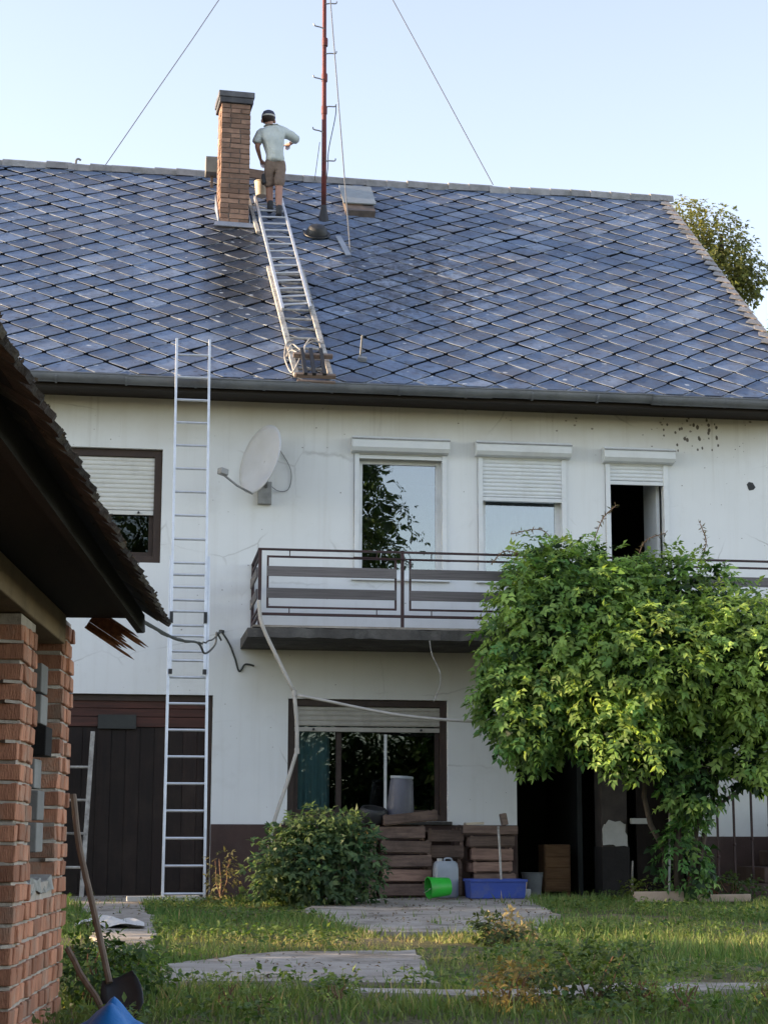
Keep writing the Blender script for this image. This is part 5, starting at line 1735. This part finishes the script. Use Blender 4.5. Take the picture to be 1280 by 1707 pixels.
jg = thing('jug', (.545, -1.0, .022), 'pale grey plastic canister standing behind the green bucket', 'canister')
pr = []
for (z_, sx, sy) in ((0, .115, .085), (.02, .128, .095), (.30, .128, .095), (.36, .12, .085), (.385, .10, .06)):
    pr.append([(.545 + sx * a_, -1.0 + sy * b_, .022 + z_) for a_, b_ in ((-1, -.75), (-.8, -1), (.8, -1), (1, -.75), (1, .75), (.8, 1), (-.8, 1), (-1, .75))])
jb = MB()
jb.add([q_ for ring in pr for q_ in ring], [(i * 8 + k, i * 8 + (k + 1) % 8, (i + 1) * 8 + (k + 1) % 8, (i + 1) * 8 + k) for i in range(4) for k in range(8)] + [tuple(range(7, -1, -1)), tuple(range(32, 40))])
jb.build('body', 'grey_blue_plastic', jg, smooth=True, bevel=.008)
MB().lathe([(.03, 0), (.03, .03), (.0, .032)], (.48, -1.0, .405), 12).build('cap', 'white_block', jg, smooth=True)
MB().tube(spline([(.53, -1.0, .405), (.54, -1.0, .435), (.60, -1.0, .435), (.62, -1.0, .405)], 4), .010, 6).build('grip', 'grey_blue_plastic', jg)

gb = thing('green_bucket', (.41, -1.45, .025), 'bright green plastic bucket lying on its side by the crates', 'bucket')
axg = Vector((.96, .18, .06))
cg = Vector((.275, -1.475, .135))
MB().lathe([(.0, .23), (.090, .235), (.093, .225), (.112, .012), (.118, .01), (.118, .0), (.107, .0), (.085, .215), (.0, .218)], cg, 24, axis=axg).build('pail', 'green_plastic', gb, smooth=True)
MB().tube([cg + Vector((.01, .11 * math.cos(t), .0)) + Vector((-.06 * math.sin(t), 0, -.05 * math.sin(t))) for t in [math.pi * k / 10 for k in range(11)]], .0035, 5).build('handle', 'galv', gb)

bc = thing('blue_box', (1.05, -1.2, .02), 'blue plastic storage box on the ground in front of the right crate stack', 'box')
x0, x1, y0, y1 = .745, 1.355, -1.38, -1.02
bb = MB()
for (a_, b_) in (((x0, y0), (x1, y0)), ((x1, y0), (x1, y1)), ((x1, y1), (x0, y1)), ((x0, y1), (x0, y0))):
    p0, p1 = Vector((*a_, 0)), Vector((*b_, 0))
    c_ = Vector(((x0 + x1) / 2, (y0 + y1) / 2, 0))
    def inn(p, f):
        return c_ + (p - c_) * f
    for fo_, fi in ((1, .95),):
        bb.add([inn(p0, .95) + Vector((0, 0, .022)), inn(p1, .95) + Vector((0, 0, .022)), p1 + Vector((0, 0, .215)), p0 + Vector((0, 0, .215)),
                inn(p0, .92) + Vector((0, 0, .034)), inn(p1, .92) + Vector((0, 0, .034)), inn(p1, .97) + Vector((0, 0, .215)), inn(p0, .97) + Vector((0, 0, .215))],
               [(0, 1, 2, 3), (5, 4, 7, 6), (3, 2, 6, 7), (0, 4, 5, 1)])
bb.box((x0 + .03, y0 + .02, .023), (x1 - .03, y1 - .02, .033))
bb.build('shell', 'blue_plastic', bc)
rm = MB()
rm.box((x0 - .012, y0 - .012, .195), (x1 + .012, y0 - .001, .222)).box((x0 - .012, y1 + .001, .195), (x1 + .012, y1 + .012, .222)).box((x0 - .012, y0, .196), (x0 - .001, y1, .221)).box((x1 + .001, y0, .196), (x1 + .012, y1, .221))
rm.build('rim', 'blue_plastic', bc, bevel=.004)
solo(MB().tube(wander((1.105, -1.30, .036), (1.115, -1.08, .78), 5, .004, 0, 6), .013, 8), 'broom_stick', 'old_white_wood', 'pale wooden pole standing upright in the blue box', 'pole', smooth=True)
gk = thing('tin_bucket', (1.64, -.42, .0), 'dark grey bucket standing at the doorway edge', 'bucket')
MB().lathe([(.0, .0), (.095, .0), (.118, .26), (.124, .265), (.124, .275), (.113, .272), (.09, .012), (.0, .015)], (1.635, -.42, .0), 22).build('pail', 'grey_bucket', gk, smooth=True)
MB().tube([(1.635 + .12 * math.cos(t), -.42 - .06 * math.sin(t), .25 - .06 * math.sin(t)) for t in [math.pi * k / 8 for k in range(9)]], .004, 5).build('handle', 'galv', gk)
solo(MB().box((1.385, -1.02, .0), (1.485, -.90, .11)), 'white_block', 'white_block', 'small white concrete block beside the blue box', 'block', bevel=.008)
solo(MB().bar((1.42, -.93, .111), (1.43, -.92, .19), .06, .05), 'broken_brick', 'pale_brick', 'broken brick piece standing on the small white block', 'brick', bevel=.008)
solo(MB().bar((.83, -.62, ztop + .012), (1.04, -.60, ztop + .02), .10, .028), 'paper_pad', 'cream_plastic', 'flat cream board lying on the right crate stack', 'board', bevel=.004)
solo(MB().bar((1.30, -.55, ztop + .0), (1.275, -.55, ztop + .13), .10, .07), 'tin_box', 'grey_wood', 'upright grey-brown tin on the right crate stack by the doorway', 'tin', bevel=.01)
cbt = thing('drawer_chest', (2.18, .62, .0), 'small brown drawer chest inside the dark doorway', 'chest')
MB().box((2.02, .62, .03), (2.34, .95, .58)).build('carcass', 'spruce', cbt, bevel=.012)
for k in range(4):
    MB().box((2.035, .604, .055 + k * .128), (2.325, .6195, .055 + k * .128 + .118)).build('drawer', 'spruce', cbt, bevel=.005)
for xx in (2.05, 2.30):
    MB().box((xx, .64, -.10), (xx + .03, .93, .029)).build('leg', 'spruce', cbt)
solo(MB().box((2.885, -.10, .82), (3.10, -.05, .885)), 'white_sign_board', 'white_block', 'small blank whitish board fixed across the dark opening by the pillar', 'board', bevel=.004)
solo(MB().tube([(2.72, -2.05, .0), (2.75, -2.06, .92)], .013, 7), 'garden_stake', 'white_block', 'thin white stake beside the climbing plant trunk', 'stake')
solo(MB().tube([(2.42, -1.7, .0), (2.44, -1.7, .42)], .011, 7), 'garden_stake', 'old_white_wood', 'short pale stake at the left end of the flower bed', 'stake')
solo(MB().bar((2.34, -2.05, .055), (3.02, -2.05, .06), .09, .115), 'bed_edging', 'pale_brick', 'pale stone edging of the flower bed, left and thicker length', 'edging', bevel=.012)
solo(MB().bar((3.025, -2.03, .04), (3.62, -1.98, .045), .08, .08), 'bed_edging', 'pale_brick', 'pale stone edging of the flower bed, right and thinner length', 'edging', bevel=.012)


# ================================================================== PLANTS
def tri_noise(x, y, f, ph=0.0):
    return (np.sin(x * f + ph + 1.3 * np.sin(y * f * .7 + ph)) + np.sin(y * f * 1.13 - ph + 1.1 * np.sin(x * f * .83 + 2 * ph)) + np.sin((x + y) * f * .59 + 3 * ph)) / 3


def crown(name, blobs, n_tips, leaf, parent, mat='leaf', leaflets=7, droop=.5, shell=.55, col_a=(.03, .075, .014), col_b=(.10, .16, .03), spread=.22, clump=.0, width=.42, reach=2.1, rough=.10):
    """pinnate leaves hung through the volume of several ellipsoids. blobs: (centre, radii, weight, colour shift)"""
    ws = np.array([b[2] for b in blobs], float)
    ws /= ws.sum()
    which = rng.choice(len(blobs), n_tips, p=ws)
    Cn = np.array([b[0] for b in blobs])[which]
    Rd = np.array([b[1] for b in blobs])[which]
    sh_ = np.array([b[3] for b in blobs])[which]
    d = rand_dirs(n_tips)
    rad = (shell + (1 - shell) * rng.random(n_tips) ** .6) * (1 + rough * rng.normal(size=n_tips))
    P = Cn + d * Rd * rad[:, None]
    if clump:
        nz = tri_noise(P[:, 0] * 2.2, P[:, 2] * 2.2 + P[:, 1], 2.6)
        P += d * (clump * nz)[:, None]
    out = d * .8 + rng.normal(size=(n_tips, 3)) * .45
    out[:, 2] -= droop
    out /= np.linalg.norm(out, axis=1, keepdims=True)
    nrm_ = d * .6 + np.array([0, -.15, .8])[None] + rng.normal(size=(n_tips, 3)) * .35
    side = np.cross(out, nrm_)
    side /= np.linalg.norm(side, axis=1, keepdims=True) + 1e-9
    Ls = leaf * rng.uniform(.75, 1.25, n_tips)
    cf = np.clip(sh_ + .22 * rng.normal(size=n_tips) + .12 * tri_noise(P[:, 0] * 3, P[:, 2] * 3, 2.0), 0, 1)
    Cb = mixcol(n_tips, col_a, col_b, spread, cf)
    AP, AD, AN, AL, AC = [], [], [], [], []
    pairs = leaflets // 2
    for k in range(leaflets):
        if k == leaflets - 1:
            t, sgn = 1.0, 0
        else:
            t, sgn = .30 + .62 * (k // 2) / max(1, pairs - 1) if pairs > 1 else .5, (1 if k % 2 else -1)
        base = P + out * (Ls * t * reach)[:, None] - np.array([0, 0, 1])[None] * (Ls * .35 * t * t)[:, None]
        dr_ = out * (.55 if sgn else 1) + side * sgn * .9 + rng.normal(size=(n_tips, 3)) * .16
        dr_[:, 2] -= .25
        AP.append(base)
        AD.append(dr_)
        AN.append(nrm_ + rng.normal(size=(n_tips, 3)) * .35)
        AL.append(Ls * rng.uniform(.8, 1.15, n_tips))
        AC.append(Cb * (1 + .10 * rng.normal(size=(n_tips, 1))))
    AP, AD, AN, AL, AC = map(np.concatenate, (AP, AD, AN, AL, AC))
    return leaves(name, AP, AD, AN, AL, AL * width * rng.uniform(.85, 1.2, len(AL)), np.clip(AC, .004, 1), mat, parent, curl=.35)


def branches(name, base, tips, r0, parent, mat='bark', seed=0, forks=.4):
    mb_ = MB()
    base = Vector(base)
    for k, tp_ in enumerate(tips):
        tp_ = Vector(tp_)
        pts = wander(base, tp_, 7, (tp_ - base).length * .05, -.04, seed + k)
        n_ = len(pts)
        mb_.tube(pts, [r0 * (1 - .85 * (i / (n_ - 1))) for i in range(n_)], 7)
    return mb_.build(name, mat, parent, smooth='all')


# climbing plant over the balcony
wis = thing('climbing_plant', (2.85, -2.0, 0), 'large leafy climbing plant billowing over the balcony above the dark doorway', 'climbing plant')
stems = MB()
for k, (bx, by, tx, ty, tz) in enumerate(((2.84, -2.0, 2.8, -2.2, 2.0), (2.92, -2.05, 3.2, -2.3, 2.3), (2.78, -1.95, 2.3, -1.9, 2.4), (2.88, -1.98, 2.9, -1.8, 3.0), (2.97, -2.0, 3.5, -2.2, 2.2))):
    pts = wander((bx, by, 0), (tx, ty, tz), 9, .07, 0, 40 + k)
    stems.tube(pts, [.035 - .0022 * i for i in range(10)], 7)
stems.build('stem', 'bark', wis, smooth='all')
blobs = [((1.85, -1.75, 2.80), (1.0, .80, 1.0), 3.4, .45), ((1.32, -1.85, 2.10), (.52, .5, .66), 1.4, .32), ((1.95, -1.55, 3.42), (.82, .55, .42), 1.3, .50), ((3.0, -1.65, 3.25), (.72, .55, .48), 1.2, .55),
         ((2.62, -2.35, 2.45), (1.0, .7, .68), 2.6, .68), ((3.50, -2.45, 2.50), (.88, .65, .72), 2.3, .72), ((2.25, -2.35, 1.88), (.60, .5, .46), 1.1, .45), ((2.95, -2.20, 1.45), (.30, .28, .60), .6, .15),
         ((3.62, -2.35, 1.72), (.55, .4, .42), .8, .60), ((2.92, -2.05, .50), (.20, .2, .40), .22, .12), ((4.3, -2.2, 2.6), (.7, .6, .6), .8, .5)]
crown('foliage', blobs, 7000, .088, wis, leaflets=7, droop=.35, shell=.55, col_a=(.075, .175, .05), col_b=(.30, .41, .10), spread=.26, clump=.10, width=.46, reach=1.6, rough=.065)
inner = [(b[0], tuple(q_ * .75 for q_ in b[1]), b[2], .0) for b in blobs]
crown('inner_foliage', inner, 1500, .11, wis, leaflets=5, droop=.3, shell=.1, col_a=(.016, .04, .010), col_b=(.03, .07, .016), spread=.2, width=.6)  # inner leaves coloured far darker, shade inside the plant put into their colour
tw = MB()
tips = []
for k, (a_, b_, c_) in enumerate((((1.75, -1.5, 3.75), (1.55, -1.5, 4.0), (1.2, -1.5, 3.95)), ((2.1, -1.5, 3.8), (2.25, -1.45, 4.15), (2.42, -1.4, 4.32)), ((2.6, -1.45, 3.55), (2.72, -1.45, 3.9), (2.98, -1.42, 4.02)), ((3.3, -1.5, 3.6), (3.42, -1.5, 3.9), (3.36, -1.5, 4.12)), ((1.5, -1.6, 3.6), (1.15, -1.55, 3.75), (.98, -1.5, 3.62)))):
    pts = spline([a_, b_, c_], 6)
    tw.tube(pts, .006, 5)
    tips += pts[4:]
tw.build('tendril', 'dry', wis)
tpn = np.array([tuple(q_) for q_ in tips])
n_ = len(tpn) * 3
leaves('tendril_leaves', np.repeat(tpn, 3, 0), rand_dirs(n_), rand_dirs(n_), rng.uniform(.04, .07, n_), rng.uniform(.012, .022, n_), mixcol(n_, (.06, .08, .03), (.2, .13, .06)), 'leaf', wis)

# bush in front of the plinth
bush = thing('garden_bush', (-1.02, -2.3, 0), 'dense dark green leafy bush between the ladder and the crates', 'bush')
bst = MB()
for k in range(14):
    a_ = k * 2.4
    bst.tube(wander((-1.02 + .12 * math.cos(a_), -2.3 + .12 * math.sin(a_), -.02), (-1.02 + .5 * math.cos(a_), -2.3 + .4 * math.sin(a_), .55 + .15 * math.sin(k * 1.7)), 5, .03, 0, k), [.012, .011, .010, .008, .006, .004], 5)
bst.build('stem', 'bark', bush)
crown('foliage', [((-1.0, -2.3, .40), (.48, .44, .38), 3, .25), ((-.74, -2.25, .58), (.30, .30, .26), 1.2, .35), ((-1.25, -2.4, .36), (.30, .32, .32), 1.3, .3), ((-1.0, -2.45, .75), (.30, .28, .18), .7, .45), ((-1.5, -2.5, .30), (.18, .2, .2), .3, .5), ((-.62, -2.3, .30), (.20, .22, .26), .5, .2)], 1300, .078, bush, leaflets=5, droop=.1, shell=.35, col_a=(.035, .08, .035), col_b=(.15, .20, .075), spread=.22, clump=.07, width=.5)


# small plants
def weed(name, x, y, r, h, n, leaf, ca, cb, label, cat='plant', group=None, lf=5):
    z = gz(x, y)
    t = thing(name, (x, y, z), label, cat, group)
    sb_ = MB()
    for k in range(5):
        a_ = k * 1.9 + x
        sb_.tube(wander((x, y, z - .02), (x + r * .6 * math.cos(a_), y + r * .6 * math.sin(a_), z + h * .8), 4, .02, 0, k), [.006, .006, .005, .004, .003], 5)
    sb_.build('stem', 'dry', t)
    crown('foliage', [((x, y, z + h * .45), (r, r, h * .5), 1, .5)], n, leaf, t, leaflets=lf, droop=.1, shell=.2, col_a=ca, col_b=cb, width=.5)
    return t


weed('nettle_clump', -3.02, -11.45, .17, .34, 170, .045, (.02, .05, .012), (.06, .11, .025), 'dark green nettles growing at the foot of the shed corner')
weed('nettle_clump', -2.86, -11.15, .20, .22, 150, .045, (.03, .07, .014), (.09, .15, .03), 'brighter green weeds behind the shovel blade')
weed('flowering_weed', -1.05, -11.85, .17, .20, 150, .032, (.10, .10, .03), (.38, .28, .09), 'low weed with yellowish dry flower heads in the foreground grass', lf=5)
weed('flowering_weed', -.62, -11.75, .26, .30, 260, .036, (.03, .06, .015), (.09, .13, .03), 'bushy dark green weed in the foreground right of the yellowish one', lf=5)
weed('grass_tuft', -.22, -7.3, .13, .17, 90, .05, (.03, .05, .015), (.07, .10, .03), 'small dark tuft on the lawn just beyond the front slab')
weed('grass_tuft', -.08, -7.15, .11, .16, 70, .05, (.22, .18, .08), (.42, .36, .18), 'small pale dry tuft on the lawn beside the dark one')
weed('bed_plant', 2.45, -1.85, .17, .22, 80, .06, (.05, .09, .02), (.16, .19, .04), 'yellow-green leafy plant at the left end of the flower bed')
weed('bed_plant', 3.15, -1.75, .20, .22, 60, .05, (.12, .055, .035), (.22, .12, .07), 'reddish withered plant in the middle of the flower bed')
weed('bed_plant', 3.55, -1.6, .25, .26, 110, .055, (.03, .06, .018), (.08, .12, .03), 'green leafy plant at the right end of the flower bed')
weed('tall_weed', -1.92, -1.9, .15, .55, 60, .05, (.08, .09, .03), (.24, .22, .10), 'thin tall dry weed between the ladder foot and the bush')

wr = random.Random(31)
ordn = ('first', 'second', 'third', 'fourth', 'fifth', 'sixth', 'seventh', 'eighth', 'ninth', 'tenth')
wx = sorted([wr.uniform(-2.4, -1.0) for k in range(3)] + [wr.uniform(-.6, .45) for k in range(7)])
for k, fx in enumerate(wx):
    weed('leafy_weed', fx, -12.2 + wr.uniform(-.15, .7), wr.uniform(.06, .12), wr.uniform(.09, .18), 45, wr.uniform(.022, .034), (.10, .18, .045), (.28, .33, .10),
         'low leafy weed in the foreground grass, ' + ordn[k] + ' of ten from the left', 'weed', 'weeds in the foreground grass', lf=5)

# lawn
def grass_blades(n, xr, yr, hmin, hmax, wid, ca, cb, keep=.06, lean=.35):
    x = rng.uniform(*xr, n)
    y = rng.uniform(*yr, n)
    ok = np.ones(n, bool)
    for poly in slab_polys:
        cen = poly.mean(0)
        fr_ = .955 + .07 * tri_noise(x, y, 6.1, 2.2)
        inn = inside(poly, cen[0] + (x - cen[0]) / fr_, cen[1] + (y - cen[1]) / fr_)
        crk = np.abs(tri_noise(x, y, 3.7, 9.1)) < .03
        ok &= ~(inn & ~crk & (rng.random(n) > keep * .3))
    ok &= ~((y > -.35))
    # seen from the camera only
    dx, dy = x + 2.853, y + 20.3
    ang = np.degrees(np.arctan2(dx, dy))
    ok &= (ang > -6.5) & (ang < 22.5)
    nz = tri_noise(x * 1.0, y * 1.0, 1.7, .6) * .6 + tri_noise(x, y, 5.3, 1.9) * .4
    ok &= rng.random(n) < np.clip(.55 + .75 * nz, .05, 1)
    x, y, nz = x[ok], y[ok], nz[ok]
    n = len(x)
    z = gz_np(x, y) - .03
    h = rng.uniform(hmin, hmax, n) * np.clip(.75 + .6 * nz, .35, 1.5)
    d = rng.normal(size=(n, 3)) * lean
    d[:, 2] = 1
    nn_ = rand_dirs(n)
    nn_[:, 2] = 0
    dryf = np.clip(.30 + .35 * tri_noise(x, y, 2.1, 4.4) + .22 * rng.normal(size=n), 0, 1)
    patch = np.exp(-(((x + 1.1) / .9) ** 2 + ((y + 7.0) / .55) ** 2))
    dryf = np.clip(dryf + patch * .9, 0, 1)
    c = mixcol(n, ca, cb, .18, dryf)
    straw = rng.random(n) < .03 + .3 * patch
    c[straw] = mixcol(int(straw.sum()), (.30, .25, .11), (.42, .34, .16), .1)
    return np.stack([x, y, z], 1), d, nn_, h, np.full(n, wid) * rng.uniform(.7, 1.4, n), c


sets = [grass_blades(170000, (-4.6, 5.2), (-12.9, -.4), .03, .085, .009, (.09, .17, .04), (.29, .30, .10)),
        grass_blades(20000, (-4.0, 4.5), (-12.9, -6.5), .07, .16, .008, (.10, .185, .045), (.31, .31, .12), lean=.28),
        grass_blades(22000, (-4.0, 5.2), (-6.5, -.5), .07, .15, .011, (.08, .17, .042), (.25, .275, .085), lean=.25)]
cat_ = [np.concatenate([s_[k] for s_ in sets]) for k in range(6)]
lawn = leaves('lawn_grass', *cat_, 'grassm', None, curl=.5)
tag(lawn, 'rough unmown grass covering the yard', 'grass', kind='stuff')
# clover and ground ivy between the blades
nb_ = 9000
x = rng.uniform(-4.2, 4.8, nb_)
y = rng.uniform(-12.8, -1.0, nb_)
ok = tri_noise(x, y, 2.9, 7.7) > .12
for poly in slab_polys:
    ok &= ~inside(poly, x, y)
x, y = x[ok], y[ok]
k5 = 4
x, y = np.repeat(x, k5), np.repeat(y, k5)
nb_ = len(x)
P = np.stack([x + rng.normal(0, .02, nb_), y + rng.normal(0, .02, nb_), gz_np(x, y) + rng.uniform(.01, .09, nb_)], 1)
d = rand_dirs(nb_)
d[:, 2] = np.abs(d[:, 2]) * .4
nn_ = rng.normal(size=(nb_, 3)) * .4
nn_[:, 2] += 1
clo = leaves('ground_cover', P, d, nn_, rng.uniform(.025, .055, nb_), rng.uniform(.018, .036, nb_), mixcol(nb_, (.05, .11, .025), (.16, .21, .06), .2), 'leaf', None, curl=.2)
tag(clo, 'low broad-leaved ground cover among the grass', 'ground cover', kind='stuff')


# dead leaves and crumbs lying on the slabs
nd = 5200
x = rng.uniform(-3.7, 1.6, nd)
y = rng.uniform(-11.4, -.5, nd)
ok = np.zeros(nd, bool)
for poly in slab_polys:
    ok |= inside(poly, x, y)
ok &= rng.random(nd) < np.clip(.25 + .8 * tri_noise(x, y, 4.4, 3.3), .03, 1)
x, y = x[ok], y[ok]
nd = len(x)
P = np.stack([x, y, gz_np(x, y) + rng.uniform(.018, .03, nd)], 1)
d = rand_dirs(nd)
d[:, 2] *= .15
nn_ = rng.normal(size=(nd, 3)) * .25
nn_[:, 2] += 1
deb = leaves('leaf_litter', P, d, nn_, rng.uniform(.015, .05, nd), rng.uniform(.01, .028, nd), mixcol(nd, (.05, .04, .025), (.22, .16, .08), .25), 'leaf', None, curl=.4)
tag(deb, 'dead leaves and crumbs scattered on the concrete', 'leaf litter', kind='stuff')


# ================================================================== TREES
def tree(label, x, y, z0, trunk_h, crown_c, blobs, n, leaf, ca, cb, leaflets=5, shell=.35, clump=.25, name='tree', droop=.2, group=None, width=.6):
    t = thing(name, (x, y, z0), label, 'tree', group)
    tips = [Vector(b[0]) + Vector((random.uniform(-.3, .3) * b[1][0], random.uniform(-.3, .3) * b[1][1], .3 * b[1][2])) for b in blobs]
    mb_ = MB()
    top = Vector((x, y, z0 + trunk_h))
    r0 = max(.12, trunk_h * .035)
    mb_.tube(wander((x, y, z0 - .2), top, 6, .08, 0, int(abs(x * 7))), [r0 * (1.15 - .07 * i) for i in range(7)], 9)
    mb_.build('trunk', 'bark', t, smooth='all')
    branches('limb', top - Vector((0, 0, .1)), tips, r0 * .6, t, seed=int(abs(y * 3)))
    crown('crown', blobs, n, leaf, t, leaflets=leaflets, droop=droop, shell=shell, col_a=ca, col_b=cb, clump=clump, width=width)
    return t


tree('olive-green tree rising behind the right end of the roof ridge', 8.9, 14.0, -.2, 9.6, None,
     [((8.35, 14, 13.25), (.62, .7, .55), 1, .7), ((9.0, 14, 12.95), (.72, .8, .55), 1, .55), ((9.35, 13.9, 12.35), (.55, .7, .42), .8, .4), ((8.5, 14, 12.2), (.9, .9, .7), 1.2, .4), ((9.62, 14, 12.1), (.30, .4, .22), .4, .35), ((8.6, 14, 11.0), (1.0, 1.0, .8), 1.0, .3), ((8.0, 14.1, 12.4), (.6, .7, .7), .8, .6)],
     2700, .095, (.075, .105, .028), (.23, .225, .07), shell=.25, clump=.12, width=.55)
tree('bright green tree at the right edge behind the roof verge', 9.6, 10.0, -.2, 7.0, None,
     [((9.25, 10, 9.55), (1.0, .9, .8), 1, .7), ((10.2, 10, 9.9), (1.1, .9, .9), 1, .6), ((9.7, 10, 8.6), (1.2, 1.0, .8), 1, .4)],
     900, .11, (.035, .08, .015), (.13, .19, .030), shell=.4, clump=.12)
# tall trees across the yard, seen in the window panes; low ones added to darken reflections
tree('tall dark tree behind the camera, mirrored in the left balcony window', 3.3, -46.0, -.2, 6.0, None,
     [((3.6, -46, 8.5), (3.2, 3, 2.6), 1, .3), ((4.3, -46, 12.2), (3.0, 3, 2.4), 1, .3), ((3.6, -46, 15.5), (2.9, 3, 2.2), 1, .35), ((3.2, -46, 18.6), (2.2, 2.4, 2.0), .7, .4)],
     9000, .20, (.03, .06, .02), (.09, .13, .04), leaflets=5, shell=.3, clump=.5)
for k, (xx, yy, hh) in enumerate(((-4, -44, 13.0), (9.5, -48, 4.2), (15, -50, 5.0), (-11, -43, 5.5))):
    tree(('broad garden tree behind the camera, left of the tall one', 'low tree added behind the camera to darken reflections, right of the tall one', 'broad tree added behind the camera to darken reflections, far right', 'broad tree added behind the camera to darken reflections, far left')[k], xx, yy, -.2, hh * .4, None,
         [((xx, yy, hh * .6), (3.4, 2.4, hh * .42), 1, .3), ((xx + 1.6, yy, hh * .5), (2.2, 2.2, hh * .45), .7, .4)], 6000, .22, (.03, .06, .02), (.09, .13, .04), leaflets=5, shell=.1, clump=.4)
hed = thing('hedge', (5.5, -38, -.15), 'long hedge added behind the camera to darken the lower window reflection', 'hedge')  # hedge added out of view to darken the reflection in the lower window
hs2 = MB()
for k in range(14):
    xx = .3 + k * .8
    hs2.tube(wander((xx, -38, -.2), (xx + .2, -38, 3.2), 4, .1, 0, k), [.06, .05, .045, .04, .03], 6)
hs2.build('stem', 'bark', hed)
crown('foliage', [((.8 + k * 1.5, -38, 2.1), (1.0, .8, 2.2), 1, .35) for k in range(7)], 6500, .20, hed, leaflets=5, droop=.1, shell=.15, col_a=(.02, .05, .014), col_b=(.07, .11, .03), width=.6)
# trees added outside the left edge of the picture to shade the yard
for k, (xx, yy, zc_, r_) in enumerate(((-9.5, -3.4, 2.2, 1.5), (-9.0, -8.6, 2.9, 2.2), (-12.5, -11.5, 3.6, 2.6))):
    tree(('round tree added out of view to shade the yard, nearest the house', 'round tree added out of view to shade the yard, beside the shed', 'larger tree added out of view to shade the yard, behind the shed')[k], xx, yy, -.1, zc_ * .55, None,
         [((xx, yy, zc_), (r_, r_, r_ * .85), 1, .4), ((xx + .6, yy - .8, zc_ - .9), (r_ * .75, r_ * .75, r_ * .7), .7, .3), ((xx - .4, yy + .9, zc_ - .6), (r_ * .8, r_ * .7, r_ * .7), .7, .3)], 1500, .16, (.03, .06, .015), (.09, .13, .03), leaflets=5, shell=.25, clump=.3)
